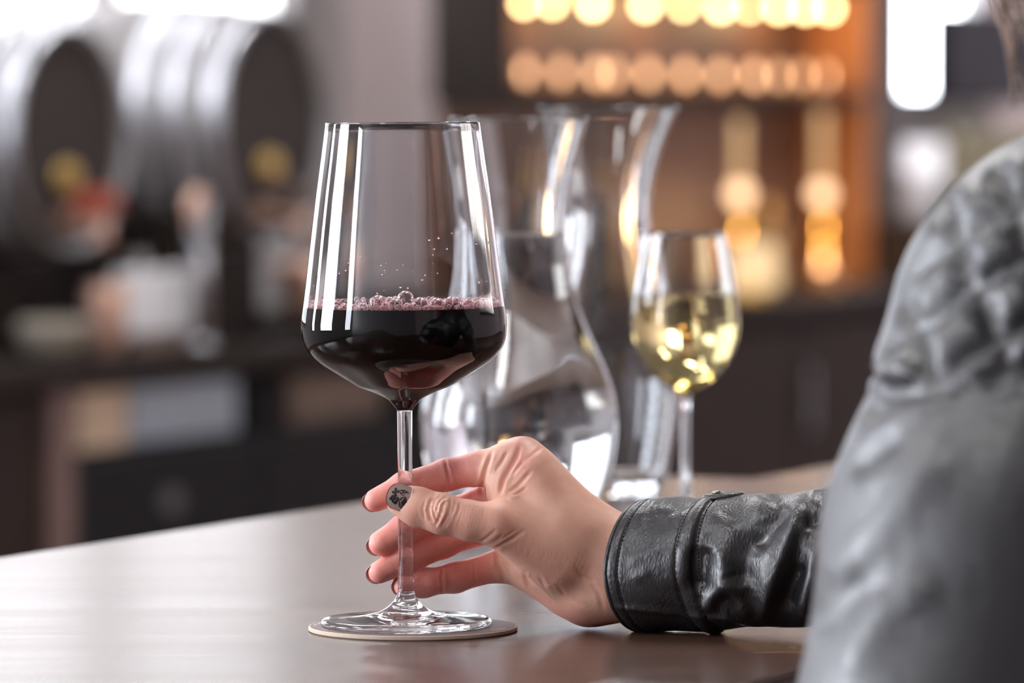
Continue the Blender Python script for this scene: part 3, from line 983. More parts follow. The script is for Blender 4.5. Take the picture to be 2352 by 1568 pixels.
# ---- fingernails
M_nail = plain('taupe_nail_polish', (0.40, 0.27, 0.24), 0.16, 0.05, 300, coat=0.6)
M_nail_red = plain('brick_nail_polish', (0.44, 0.20, 0.17), 0.18, 0.05, 300, coat=0.6)
def nail(center, axis, normal, L, Wd, curve, mat, thick=.0006):
    ax = np.array(axis, float); ax /= np.linalg.norm(ax)
    nr = np.array(normal, float); nr -= ax * (nr @ ax); nr /= np.linalg.norm(nr)
    sd = np.cross(ax, nr)
    nu, nv = 15, 13
    P_ = []
    for lay in (0, 1):
        for i in range(nu):
            for j in range(nv):
                v = -1 + 2 * j / (nv - 1)
                # rounded free edge and cuticle
                x0 = -L / 2 + .22 * L * (1 - math.sqrt(max(0, 1 - v * v * .92)))
                x1 = L / 2 - .34 * L * (1 - math.sqrt(max(0, 1 - v * v * .96)))
                x = x0 + (x1 - x0) * i / (nu - 1)
                hgt = -curve * v * v - .10 * L * (x / L) ** 2 - lay * thick
                P_.append(np.array(center) + ax * x + sd * v * Wd / 2 + nr * hgt)
    F_ = []
    g = lambda l, i, j: l * nu * nv + i * nv + j
    for i in range(nu - 1):
        for j in range(nv - 1):
            F_.append((g(0, i, j), g(0, i, j + 1), g(0, i + 1, j + 1), g(0, i + 1, j)))
            F_.append((g(1, i, j), g(1, i + 1, j), g(1, i + 1, j + 1), g(1, i, j + 1)))
    for i in range(nu - 1):
        for j, s in ((0, 0), (nv - 1, 1)):
            q = (g(0, i, j), g(0, i + 1, j), g(1, i + 1, j), g(1, i, j))
            F_.append(q if not s else q[::-1])
    for j in range(nv - 1):
        for i, s in ((0, 1), (nu - 1, 0)):
            q = (g(0, i, j), g(0, i, j + 1), g(1, i, j + 1), g(1, i, j))
            F_.append(q[::-1] if not s else q)
    return mesh_obj('fingernail', P_, F_, mat, guest, True), ax, sd, nr

def front_y(px, py, Vh):
    """nearest point of the hand along a pixel (for seating the thumb nail)"""
    x_, y_ = project(Vh)
    m = np.hypot(x_ - px, y_ - py) < 5
    return float(Vh[m][:, 1].min())
tc_ = hz((425, 502)); ty = front_y(*hz((455, 520)), V)
tc3 = at_y(tc_[0], tc_[1], ty - .0001)
tn, tax, tsd, tnr = nail(tc3, J(330, 478, 0) - J(520, 540, 0) + np.array([0, .0022, 0]), (0.02, -1, 0.14), .0112, .0118, .0024, M_nail)
tn['label'] = 'thumbnail in taupe polish with a black floral print'
M_ink = plain('black_nail_ink', (0.015, 0.012, 0.012), 0.3)
def on_nail(a, b):
    """nail coordinates (-1..1 along, -1..1 across) -> point just above the polish"""
    L, Wd = .0112, .0118
    hgt = -.0024 * b * b - .10 * L * (a / 2) ** 2 + .00012
    return tc3 + tax * a * L / 2 + tsd * b * Wd / 2 + tnr * hgt
ink = []
def blot(a, b, r, n=7, stretch=1.0, ang=0.0):
    ring = [on_nail(a + r * (math.cos(t) * math.cos(ang) * stretch - math.sin(t) * math.sin(ang)), b + r * (math.cos(t) * math.sin(ang) * stretch + math.sin(t) * math.cos(ang))) for t in [2 * math.pi * i / n for i in range(n)]]
    ink.append((ring, [tuple(range(n))]))
def stroke(pts, w=.045):
    for (a0, b0), (a1, b1) in zip(pts[:-1], pts[1:]):
        v = np.array([a1 - a0, b1 - b0]); l = np.linalg.norm(v) + 1e-9
        nx_, ny_ = -v[1] / l * w / 2, v[0] / l * w / 2
        ink.append(([on_nail(a0 + nx_, b0 + ny_), on_nail(a1 + nx_, b1 + ny_), on_nail(a1 - nx_, b1 - ny_), on_nail(a0 - nx_, b0 - ny_)], [(0, 1, 2, 3)]))
def NP(zx, zy_):                  # picture of the nail (x 520-960, y 390-880 in the close-up) -> nail coordinates
    p = at_y(820 + zx / 7.84, 1060 + zy_ / 7.84, tc3[1]) - tc3
    return (float(p @ tax) / (.0112 / 2), float(p @ tsd) / (.0118 / 2))
for zx, zy_, r in [(655, 545, .10), (690, 490, .09), (700, 540, .10), (735, 530, .08), (680, 575, .06),
                   (610, 660, .10), (640, 625, .10), (690, 610, .10), (680, 660, .10), (640, 700, .09), (690, 735, .10), (735, 665, .09), (720, 710, .08), (650, 720, .07),
                   (850, 740, .16), (870, 700, .12), (845, 775, .10)]:
    a, b = NP(zx, zy_)
    blot(a, b, r * 1.25, 7, 1.25, RNG.uniform(0, 3))
for ps in ([(740, 535), (800, 505), (870, 520), (930, 570)], [(740, 540), (800, 560), (880, 560), (900, 540)], [(780, 560), (810, 600), (860, 600)], [(800, 510), (850, 550)],
           [(740, 690), (790, 680), (830, 640), (880, 640), (890, 690)], [(760, 700), (780, 780), (830, 830)], [(790, 700), (800, 640)], [(760, 740), (755, 800), (800, 840), (860, 800)],
           [(810, 800), (850, 770)], [(820, 720), (870, 660)]):
    stroke([NP(*p) for p in ps], .075)
mesh_obj('floral_print', *merge(*ink), M_ink, tn)

def finger_nail(nm, L=.0105, Wd=.0088, ext=.0010):
    a, b = fingers[nm][-2], fingers[nm][-1]
    A, B = J(*a[:3]), J(*b[:3]); r = R(b[3])
    d = (B - A) / np.linalg.norm(B - A)
    d = d + np.array([0, .10, 0]); d /= np.linalg.norm(d)
    nr = np.array([-.15, 1.0, 0.1]); nr -= d * (nr @ d); nr /= np.linalg.norm(nr)
    c = B + d * (r + ext - L / 2) + nr * (r * .52)
    n_, *_ = nail(c, d, nr, L, Wd, .0022, M_nail_red)
    n_['label'] = 'brick brown polished fingernail'
for nm in ('index', 'middle', 'ring', 'little'):
    finger_nail(nm)

# ------------------------------------------------------------------ leather jacket
def leather(name, col=(0.016, 0.015, 0.017), rough=0.38, grain=620, bump=0.5):
    m, nt, b = new_mat(name)
    tc = nt.nodes.new('ShaderNodeTexCoord')
    vo = nt.nodes.new('ShaderNodeTexVoronoi'); vo.inputs['Scale'].default_value = grain; vo.feature = 'DISTANCE_TO_EDGE'
    n1 = nt.nodes.new('ShaderNodeTexNoise'); n1.inputs['Scale'].default_value = 160; n1.inputs['Detail'].default_value = 6
    mp = nt.nodes.new('ShaderNodeMapping'); mp.inputs['Scale'].default_value = (1.0, 1.0, .45); mp.inputs['Rotation'].default_value = (0, .35, 0)
    nt.links.new(tc.outputs['Object'], mp.inputs['Vector']); nt.links.new(mp.outputs['Vector'], vo.inputs['Vector'])
    nt.links.new(mp.outputs['Vector'], n1.inputs['Vector'])
    ad = nt.nodes.new('ShaderNodeMath'); ad.operation = 'MULTIPLY_ADD'; ad.inputs[1].default_value = .6
    nt.links.new(vo.outputs['Distance'], ad.inputs[0]); nt.links.new(n1.outputs['Fac'], ad.inputs[2])
    bp = nt.nodes.new('ShaderNodeBump'); bp.inputs['Strength'].default_value = bump; bp.inputs['Distance'].default_value = 0.0008
    nt.links.new(ad.outputs[0], bp.inputs['Height']); nt.links.new(bp.outputs['Normal'], b.inputs['Normal'])
    mr = nt.nodes.new('ShaderNodeMapRange'); mr.inputs['To Min'].default_value = rough - .08; mr.inputs['To Max'].default_value = rough + .12
    nt.links.new(n1.outputs['Fac'], mr.inputs['Value']); nt.links.new(mr.outputs['Result'], b.inputs['Roughness'])
    setp(b, color=col, spec=0.85)
    return m
M_leather = leather('black_leather')
M_thread = plain('black_thread', (0.012, 0.012, 0.012), 0.7)
M_metal_dark = plain('dark_snap_metal', (0.35, 0.30, 0.26), 0.25, metal=1.0)

AXN = at_y(1745, 870, 1.80)
jparts = [
    (MID + np.array([0, 0, -.02]), MID + np.array([0, 0, -.25]) - FACE * .03, .122, .112),
    (LSH + SIDE * .04, RSH - SIDE * .04, .074, .074),
    (MID + np.array([0, 0, -.25]) - FACE * .03, HIP + np.array([0, 0, -.02]), .118, .140),
    (LSH + np.array([0.004, 0, -.002]), (LSH + ELB_L) / 2, .070, .066), ((LSH + ELB_L) / 2, ELB_L, .066, .058), (ELB_L, WR_L, .054, .040),
    (RSH, ELB_R + np.array([.006, 0, .004]), .064, .050),
    (NECK + np.array([0, 0, -.03]), NECK + np.array([0, 0, .015]), .072, .066),
]
jf, jd = coarse(jparts, lo, np.array([.62, 2.50, .36]), .0038, .035)
Vj, Qj = jf.mesh(jd)
Vj = relax(Vj, Qj, 2)
Nj = vnormals(Vj, Qj)
# quilted diamonds on the shoulder cap: stitched valleys between puffed cells
QL = [[(2000, 640), (2060, 560), (2150, 470), (2260, 390), (2420, 300)],
      [(1990, 775), (2021, 739), (2079, 679), (2150, 604), (2204, 561), (2239, 536), (2293, 504), (2352, 461), (2520, 370)],
      [(2018, 857), (2071, 807), (2114, 764), (2171, 729), (2221, 671), (2275, 650), (2352, 607), (2520, 520)],
      [(2140, 890), (2204, 846), (2275, 804), (2352, 757), (2520, 670)], [(2270, 870), (2352, 845), (2560, 760)],
      [(2185, 440), (2200, 504), (2211, 561), (2229, 614), (2243, 657), (2271, 700), (2289, 764), (2314, 811), (2330, 850)],
      [(2075, 560), (2091, 620), (2093, 696), (2114, 754), (2129, 804), (2150, 885)],
      [(2290, 380), (2330, 470), (2352, 540), (2390, 640), (2430, 740)], [(2420, 320), (2470, 450), (2520, 600)]]
SEAM = [(1960, 800), (2007, 854), (2025, 889), (2071, 914), (2121, 916), (2171, 905), (2260, 885), (2400, 850), (2600, 790)]
QL = [ln + [(ln[-1][0] + 380, ln[-1][1] - 190)] if ln[-1][0] > 2400 and abs(ln[-1][1] - ln[0][1]) < abs(ln[-1][0] - ln[0][0]) else ln for ln in QL]
for k in range(1, 5):
    QL.append([(p[0] + 235 + 118 * k, p[1] - 60 * k - 90) for p in QL[5]])
QL += [[(2300, 270), (2500, 190), (2900, 40)], [(2400, 900), (2560, 850), (2900, 690)]]
SEAM = SEAM + [(2900, 700)]
qx, qy = project(Vj)
near = (Vj[:, 1] < LSH[1] + .10) & (Vj[:, 2] > -.05)
dm = np.full(len(Vj), 1e9)
for ln in QL + [SEAM]:
    dm = np.minimum(dm, seg_dist(qx, qy, ln)[0])
sx = np.array(SEAM, float)
inside = np.clip((np.interp(qx, sx[:, 0], sx[:, 1]) - qy) / 6.0, 0, 1) * near
vw = Vj - np.array([0, 0, CAM_Z]); vw /= np.linalg.norm(vw, axis=1)[:, None]
fac = np.clip((-(Nj * vw).sum(1) - .12) / .35, 0, 1)           # cells flatten out towards the outline
inside = np.clip((np.interp(qx, sx[:, 0], sx[:, 1]) - qy) / (8.0 + 60.0 * (1 - fac)), 0, 1) * near
puff = (1 - np.exp(-(dm / 26.0) ** 2)) * .0060 - np.exp(-(dm / 7.0) ** 2) * .0016
puff = .0045 * (1 - fac) + puff * fac
ds_ = seg_dist(qx, qy, SEAM)[0]
Vj = Vj + Nj * (inside * puff - near * .0022 * np.exp(-(ds_ / 8.0) ** 2) + near * .0016 * np.exp(-((ds_ - 16) / 9.0) ** 2) * (inside < .5))[:, None]
# soft drape folds below the shoulder panel
jl = [([(1975, 960), (2050, 900), (2130, 880)], 26, -.0030), ([(1900, 1330), (2010, 1230), (2200, 1000)], 46, .0022), ([(1880, 1450), (1990, 1320)], 30, -.0020),
      ([(1930, 1560), (2050, 1400), (2150, 1330)], 40, .0025), ([(1960, 1090), (2060, 990)], 24, -.0020)]
Vj = relief(Vj, vnormals(Vj, Qj), jl, facing=.05)
jacket = mesh_obj('leather_jacket', Vj, Qj, M_leather, guest, True)
jacket['label'] = 'black leather biker jacket with diamond quilted shoulder panels'

# ---- right forearm sleeve, modelled ring by ring
C0 = at_y(1462, 1302, Y0 + .000)
C1 = ELB_R + np.array([.012, -.004, .004])
axs = (C1 - C0); Ls = np.linalg.norm(axs); axs /= Ls
e_up = np.array([0, 0, 1.0]) - axs * axs[2]; e_up /= np.linalg.norm(e_up)
e_sd = np.cross(e_up, axs)                      # roughly away from the camera
if e_sd[1] > 0: e_sd = -e_sd                    # towards the camera
NS, NT = 260, 200
ss = np.linspace(0, 1, NS) ** 1.25
tt = np.linspace(0, 2 * math.pi, NT, endpoint=False)
SG, TG = np.meshgrid(ss, tt, indexing='ij')
rad_up = np.interp(SG * Ls, [0, .01, .03, .05, .08, .12, .17, .26], [.0300, .0302, .0292, .0288, .0296, .0325, .037, .046])
rad_dn = np.interp(SG * Ls, [0, .02, .05, .10, .17, .26], [.0292, .0296, .0296, .0300, .034, .044])
rad_sd = np.interp(SG * Ls, [0, .02, .05, .10, .17, .26], [.0285, .0290, .0290, .0315, .038, .048])
cs, sn = np.cos(TG), np.sin(TG)
rz = np.where(cs > 0, rad_up, rad_dn)
# cuff edge rolls inward
roll = np.clip(1 - SG * Ls / .0030, 0, 1) ** 2 * .0016
band = .0012 * np.exp(-((SG * Ls - .0355) / .0030) ** 4) - .0011 * np.exp(-((SG * Ls - .0392) / .0009) ** 2) - .0007 * np.exp(-((SG * Ls - .0312) / .0007) ** 2) - .0008 * np.exp(-((SG * Ls - .0058) / .0006) ** 2)
wob = .0007 * np.sin(3 * TG + 40 * SG) * np.clip(SG * Ls / .02, 0, 1)
rr = band - roll + wob
Pm = C0 + axs * (SG[..., None] * Ls) + e_up * ((rz + rr) * cs)[..., None] + e_sd * ((rad_sd + rr) * sn)[..., None]
# front of the cuff rim swings towards the hand
Pm = Pm - axs * (np.clip(1 - SG * Ls / .09, 0, 1) * (.0060 * np.clip(sn, 0, 1) - .004 * np.clip(cs, 0, 1)))[..., None]
Vs = Pm.reshape(-1, 3)
Qs = []
for i in range(NS - 1):
    a = i * NT + np.arange(NT); b = i * NT + (np.arange(NT) + 1) % NT
    Qs.append(np.stack([a, b, b + NT, a + NT], 1))
Qs = np.vstack(Qs)
Ns = vnormals(Vs, Qs)
if (Ns * (Vs - C0 - np.outer((Vs - C0) @ axs, axs))).sum() < 0:
    Qs = Qs[:, ::-1]; Ns = -Ns
def sz(p):
    return (1360 + p[0] / 3.563, 1080 + p[1] / 3.563)
fold = [
    ([(1050, 640), (1090, 760), (1120, 880)], 13, .0016), ([(1120, 880), (1020, 1010), (900, 1150)], 13, .0022), ([(1120, 880), (1200, 1060), (1290, 1190)], 13, .0020),
    ([(1690, 280), (1660, 430), (1580, 720), (1450, 1030), (1360, 1220)], 15, .0034),
    ([(1480, 620), (1420, 820), (1380, 1050)], 14, .0014),
    ([(1850, 640), (1790, 900), (1720, 1180)], 15, .0026),
    ([(930, 620), (900, 800), (880, 1000)], 22, -.0030), ([(1340, 480), (1240, 700), (1220, 950)], 24, -.0036), ([(1700, 760), (1620, 960), (1560, 1150)], 18, -.0030),
    ([(1620, 330), (1480, 440), (1330, 620)], 18, -.0026), ([(1900, 420), (1800, 440), (1740, 430)], 18, -.0030),
    ([(1690, 470), (1760, 505), (1900, 460), (2050, 390)], 9, .0020), ([(1420, 250), (1380, 330), (1420, 420)], 20, .0012),
    ([(480, 280), (560, 330)], 8, .0008), ([(560, 290), (640, 340)], 8, .0008), ([(620, 300), (720, 350), (640, 420)], 9, .0008), ([(400, 380), (520, 330)], 9, .0007),
    ([(300, 760), (420, 690), (560, 640)], 10, .0006), ([(330, 900), (460, 820)], 10, .0006),
    ([(180, 1115), (340, 1130), (560, 1150), (720, 1175)], 5, .0010), ([(750, 1180), (900, 1195), (1100, 1195), (1240, 1230), (1380, 1262), (1740, 1290)], 5, .0012),
    ([(1000, 1110), (1100, 1060), (1200, 1120)], 16, -.0016), ([(760, 620), (770, 900)], 8, .0006), ([(1040, 330), (980, 420), (900, 560)], 9, .0006),
]
fold = [(p, w * 1.3, d * 1.05) for p, w, d in fold]
Vs = relief(Vs, Ns, fold, sz, facing=.06)
Ns = vnormals(Vs, Qs)
# lining: a second skin just inside so the opening shows thickness
inner = Vs[:60 * NT] - Ns[:60 * NT] * .0016
iq = Qs[:59 * NT][:, ::-1] + len(Vs)
rimq = np.stack([np.arange(NT), (np.arange(NT) + 1) % NT, (np.arange(NT) + 1) % NT + len(Vs), np.arange(NT) + len(Vs)], 1)
sleeve = mesh_obj('sleeve', np.vstack([Vs, inner]), np.vstack([Qs, iq, rimq]), M_leather, jacket, True)
# stitches and cuff piping
def ring_path(d, off, n=NT):
    i = int(np.argmin(np.abs(ss * Ls - d)))
    return [Vs[i * NT + k] + Ns[i * NT + k] * off for k in range(0, NT)]
stitches = []
for d in (.0058, .0312, .0400):
    P_ = ring_path(d, .0001)
    for k in range(0, NT - 2, 2):
        stitches.append(tube([P_[k], (P_[k] + P_[k + 1]) / 2 + Ns[k] * .0002, P_[k + 1]], .00028, 5))
tag(mesh_obj('stitching', *merge(*stitches), M_thread, sleeve, True), kind='stuff')
P_ = ring_path(.0004, .0)
mesh_obj('cuff_piping', *tube(P_ + [P_[0]], .0011, 8, False), M_leather, sleeve, True)
# little snap tab on top of the band
tp = at_y(1622, 1150, Y0 - .045)
i_b = int(np.argmin(np.abs(ss * Ls - .0405)))
tp = Vs[i_b * NT]
tabV, tabF = lathe([(0, .0), (.0075, .0), (.0080, .001), (.0072, .0024), (.0030, .0030), (0, .0031)], 20)
tabV = [tuple(tp + axs * v[0] * 1.25 + e_sd * v[1] + e_up * (v[2] - .0008)) for v in tabV]
tab = mesh_obj('strap_tab', tabV, tabF, M_leather, sleeve, True)
snV, snF = lathe([(0, .0), (.0022, .0), (.0020, .0012), (0, .0015)], 14)
mesh_obj('snap_button', [tuple(tp - axs * .002 + axs * v[0] + e_sd * (v[1] + .003) + e_up * (v[2] + .0018)) for v in snV], snF, M_metal_dark, sleeve, True)

# ---- trousers and stool (below the frame, seated at the bar)
M_denim = plain('dark_denim', (0.02, 0.025, 0.045), 0.8, 0.2, 300)
KN = [HIP + FACE * .40 + SIDE * s_ * .10 + np.array([0, 0, .02]) for s_ in (-1, 1)]
lf, ld = coarse([(HIP + np.array([0, 0, -.01]), HIP + np.array([0, 0, -.03]), .135, .13)] + [(HIP + SIDE * s_ * .05, k, .098, .074) for s_, k in zip((-1, 1), KN)] +
                [(k, k - FACE * .24 + np.array([0, 0, -.38]), .070, .050) for k in KN],
                HIP + np.array([-.62, -.45, -.60]), HIP + np.array([.30, .62, .2]), .008, .04)
Vl, Ql = lf.mesh(ld)
mesh_obj('trousers', relax(Vl, Ql, 2), Ql, M_denim, guest, True)
for k in KN:
    a = k - FACE * .24 + np.array([0, 0, -.40])
    sf_, sd_ = coarse([(a - FACE * .04 + np.array([0, 0, -.03]), a + FACE * .14 + np.array([0, 0, -.045]), .040, .032)], a - .25, a + .25, .006, .01)
    Vx, Qx = sf_.mesh(sd_)
    mesh_obj('shoe', Vx, Qx, M_leather, guest, True)
ST = HIP + np.array([0, 0, 0])
seat_z = float(HIP[2]) - .157
stool = empty('bar_stool', (ST[0], ST[1], FLOOR_Z))
tag(stool, 'round wooden bar stool with four legs under the seated person', 'stool')
mesh_obj('seat', *lathe([(0, seat_z - .035), (.17, seat_z - .035), (.18, seat_z - .02), (.175, seat_z), (0, seat_z + .004)], 40, (ST[0], ST[1], 0)), M_panel, stool, True)
for k in range(4):
    a = math.pi / 4 + k * math.pi / 2
    mesh_obj('leg', *tube([(ST[0] + .11 * math.cos(a), ST[1] + .11 * math.sin(a), seat_z - .03), (ST[0] + .20 * math.cos(a), ST[1] + .20 * math.sin(a), FLOOR_Z)], [.017, .014], 10), M_panel, stool, True)
ring_z = float(KN[0][2]) - .40 - .0775            # just under the soles
ring_r = .11 + .09 * (seat_z - .03 - ring_z) / (seat_z - .03 - FLOOR_Z)
mesh_obj('foot_ring', *tube([(ST[0] + ring_r * math.cos(t), ST[1] + ring_r * math.sin(t), ring_z) for t in np.linspace(0, 2 * math.pi, 33)], .009, 8, False), M_metal_dark, stool, True)
# ------------------------------------------------------------------ the back bar
CT_Z = -0.180                     # back counter top
CF_N = -4.20                      # its front edge
M_dark = wood('dark_back_bar_wood', (0.010, 0.006, 0.005), (0.024, 0.014, 0.011), 0.65, along=U, scale=5, spec=.2)
M_brown = wood('brown_cabinet_wood', (0.020, 0.012, 0.010), (0.036, 0.022, 0.018), 0.65, along=(0, 0), scale=6, spec=.2)
M_lit_stile = wood('lit_stile_wood', (0.16, 0.095, 0.085), (0.24, 0.15, 0.13), 0.5, along=(0, 0), scale=6)  # paler wood tone carries the light on the cabinet edge
M_orange = wood('orange_oak', (0.55, 0.20, 0.065), (0.78, 0.31, 0.11), 0.45, along=(0, 0), scale=5)
M_black = plain('black_enamel', (0.004, 0.004, 0.005), 0.6, 0.1, 40, spec=.2)
M_steel = plain('brushed_steel', (0.55, 0.56, 0.60), 0.32, 0.08, 60, metal=1.0)
M_brass = plain('brass', (0.75, 0.52, 0.16), 0.3, 0.08, 60, metal=1.0)
M_cream = plain('cream_card', (0.80, 0.60, 0.44), 0.8, 0.05, 40)
M_blue = plain('pale_blue_card', (0.50, 0.56, 0.66), 0.6, 0.05, 40)
M_whitebox = plain('white_paper', (0.90, 0.91, 0.94), 0.7, 0.03, 40)
M_tray = plain('light_tray_wood', (0.22, 0.15, 0.11), 0.6, 0.15, 40)
M_cup = plain('cream_ceramic', (0.30, 0.26, 0.21), 0.4, 0.05, 40)
M_copper = plain('copper', (0.80, 0.50, 0.38), 0.35, 0.1, 40, metal=0.6)
M_red = plain('red_lacquer', (0.34, 0.050, 0.016), 0.5, 0.05, 40)

U_A, U_B = 5.6, u_at(1992, -4.40) + .04
bc = empty('back_counter', W((U_A + U_B) / 2, -4.5, CT_Z - .048))
tag(bc, 'dark wooden back bar counter running under the barrels and bottle rack', 'counter')
box('worktop', U_A, U_PIER, BACK_N, CF_N, CT_Z - .048, CT_Z, M_dark, bc, .006)
box('worktop', U_PIER, U_B, PIER_N, CF_N, CT_Z - .048, CT_Z, M_dark, bc, .006)
# base units: brown cupboards left and right of a black drinks fridge with an open niche above
def cupboard(u0, u1, label, doors=2, stile=None):
    t = empty('base_cabinet', W((u0 + u1) / 2, CF_N - .05, FLOOR_Z + .09))
    tag(t, label, 'cabinet')
    box('carcass', u0, u1, PIER_N + .01, CF_N - .045, FLOOR_Z, CT_Z - .048, M_brown, t)
    w = (u1 - u0) / doors
    for i in range(doors):
        d = box('door', u0 + i * w + .004, u0 + (i + 1) * w - .004, CF_N - .045, CF_N - .022, FLOOR_Z + .11, CT_Z - .056, M_brown, t)
        box('handle', u0 + i * w + .05, u0 + i * w + .062, CF_N - .022, CF_N - .005, CT_Z - .30, CT_Z - .16, M_steel, d, .002)
    if stile:
        box('stile', u1, u1 + stile, PIER_N + .01, CF_N - .010, FLOOR_Z + .09, CT_Z - .048, M_lit_stile, t)
    return t
u_l = u_at(132, CF_N); u_l2 = u_at(182, CF_N); u_f = u_at(1010, CF_N)
cupboard(U_A, u_l, 'brown wooden base cabinet with a rose stile toned like a lit edge left of the black fridge', 2, u_l2 - u_l)
um = (u_f + U_B) / 2
cupboard(u_f, U_B, 'dark brown base cabinet under the bottle rack right of the black fridge', 3)
NICHE_Z = -0.338
fr = empty('drinks_fridge', W((u_l2 + u_f) / 2, CF_N - .05, FLOOR_Z + .09))
tag(fr, 'low black under-counter fridge with a small grey badge', 'fridge')
box('cabinet_body', u_l2, u_f, PIER_N + .01, CF_N - .05, FLOOR_Z, NICHE_Z, M_black, fr, .006)
for i in range(2):
    w = (u_f - u_l2) / 2
    d = box('door', u_l2 + i * w + .004, u_l2 + (i + 1) * w - .004, CF_N - .05, CF_N - .02, FLOOR_Z + .12, NICHE_Z - .012, M_black, fr, .005)
bp_ = on_n(392, 1150, CF_N - .02)
bu, bz = float(bp_ @ U), float(bp_[2])
V, F = lathe([(0, 0), (.034, 0), (.034, .003), (0, .0035)], 28)
mesh_obj('badge', *orient(V, F, (U, np.array([0, 0, .6]), N, W(bu, CF_N - .0195, bz))), plain('grey_badge', (0.10, 0.10, 0.11), 0.5), fr)
# back of the niche: pale brown board of the fridge top surround
tag(box('wall_niche', u_l2, u_f, CF_N - .30, CF_N - .28, NICHE_Z, CT_Z - .048, plain('niche_board', (0.20, 0.155, 0.135), 0.7)), kind='structure')
def niche_box(name, p0, p1, zt, mat, label, dn=.06, cat='box'):
    n_ = CF_N - dn
    o = box(name, u_at(p0, n_), u_at(p1, n_), n_ - .14, n_, NICHE_Z, zt, mat, None, .004)
    tag(o, label, cat)
    return o
niche_box('cardboard_box', 178, 292, CT_Z - .060, M_cream, 'cream cardboard box at the end of the niche above the black fridge')
niche_box('menu_box', 300, 545, CT_Z - .064, M_blue, 'long pale blue box in the niche above the black fridge', .08)
niche_box('black_case', 575, 650, CT_Z - .075, M_black, 'small black case in the niche between the blue box and a brown one', .08, 'case')
niche_box('brown_carton', 670, 880, CT_Z - .075, plain('brown_card', (0.27, 0.19, 0.155), 0.8), 'long brown carton in the niche right of the black case', .08, 'carton')

# ---- barrels lying with their heads to the room
M_stave = wood('barrel_staves', (0.20, 0.19, 0.19), (0.32, 0.30, 0.30), 0.38, along=N, scale=9)
M_headwood = wood('barrel_head_wood', (0.026, 0.020, 0.018), (0.050, 0.038, 0.033), 0.65, along=(0, 0), scale=7, spec=.3)
def barrel(px, py, n_front, rh, label):
    c = on_n(px, py, n_front)
    uu, zz = float(c @ U), float(c[2])
    L = .50
    t = empty('wine_barrel', W(uu, n_front - L / 2, zz - rh * 1.13))
    tag(t, label, 'barrel')
    fr_ = (U, np.array([0, 0, 1.0]), N, W(uu, n_front, zz))         # lathe z -> N
    bul = lambda s: rh * (1.04 + .13 * (1 - ((s + L / 2) / (L / 2)) ** 2))
    zs = np.linspace(0, -L, 25)
    pr = [(rh * .97, -.02), (rh * 1.0, 0)] + [(bul(s), s) for s in zs] + [(rh * 1.0, -L), (0, -L)]
    V, F = lathe(pr, 56)
    # staves: a slight facet per board
    mesh_obj('staves', *orient(V, F, fr_), M_stave, t, True)
    V, F = lathe([(0, -.022), (rh * .99, -.022)], 56)
    mesh_obj('head_backing', *orient(V, F, fr_), M_headwood, t)
    nb = 7
    for i in range(nb):                                             # head boards
        x0, x1 = -rh * .98 + i * 2 * rh * .98 / nb, -rh * .98 + (i + 1) * 2 * rh * .98 / nb
        g = .0012
        P_ = []
        m = 6
        for k in range(m + 1):
            x = x0 + g + (x1 - x0 - 2 * g) * k / m
            P_.append((x, math.sqrt(max(1e-8, (rh * .985) ** 2 - x * x))))
        ring = P_ + [(x, -y) for x, y in P_[::-1]]
        V = [(x, y, -.021) for x, y in ring] + [(x, y, -.008) for x, y in ring]
        k_ = len(ring)
        F = [tuple(range(k_, 2 * k_))] + [(j, (j + 1) % k_, k_ + (j + 1) % k_, k_ + j) for j in range(k_)]
        mesh_obj('head_board', *orient(V, F, fr_), M_headwood, t)
    for s in (-.012, -.085, -.155, -.345, -.415, -.488):
        w = .018
        pr = [(bul(s - w) + .0002, s - w), (bul(s - w) + .003, s - w), (bul(s + w) + .003, s + w), (bul(s + w) + .0002, s + w)]
        V, F = lathe(pr, 56, closed=True)
        mesh_obj('hoop', *orient(V, F, fr_), M_steel, t, True)
    V, F = lathe([(0, 0), (.030, 0), (.032, .003), (.028, .005), (0, .0055)], 32)
    mesh_obj('brass_badge', *orient(V, F, (U * 1.25, np.array([0, 0, .8]), N, W(uu, n_front - .008, zz - rh * .36))), M_brass, t, True)
    # cradle
    z1, z0 = zz - rh * .72, CT_Z
    for s in (-.14, -.40):
        V = []
        half = rh * .92
        arc = [(half * math.sin(a), -bul(s) * math.cos(a) - .004) for a in np.linspace(-.85, .85, 13)]
        arc = [(bul(s) * math.sin(a) * 1.0, -(bul(s) + .004) * math.cos(a)) for a in np.linspace(-.85, .85, 13)]
        bot = [(arc[-1][0], z0 - zz), (arc[0][0], z0 - zz)]
        ring = arc + bot
        k_ = len(ring)
        V = [(x, y, s - .025) for x, y in ring] + [(x, y, s + .025) for x, y in ring]
        F = [tuple(range(k_)), tuple(range(2 * k_ - 1, k_ - 1, -1))] + [(j, k_ + j, k_ + (j + 1) % k_, (j + 1) % k_) for j in range(k_)]
        cm_ = mesh_obj('cradle', *orient(V, F, fr_), M_dark, t)
    return t, uu, zz, fr_
b1, bu1, bz1, bf1 = barrel(163, 318, -4.30, .180, 'oak barrel with steel hoops and a red tap on the back counter')
b2, bu2, bz2, bf2 = barrel(628, 290, -4.24, .195, 'oak barrel with steel hoops beside the mauve wall on the back counter')
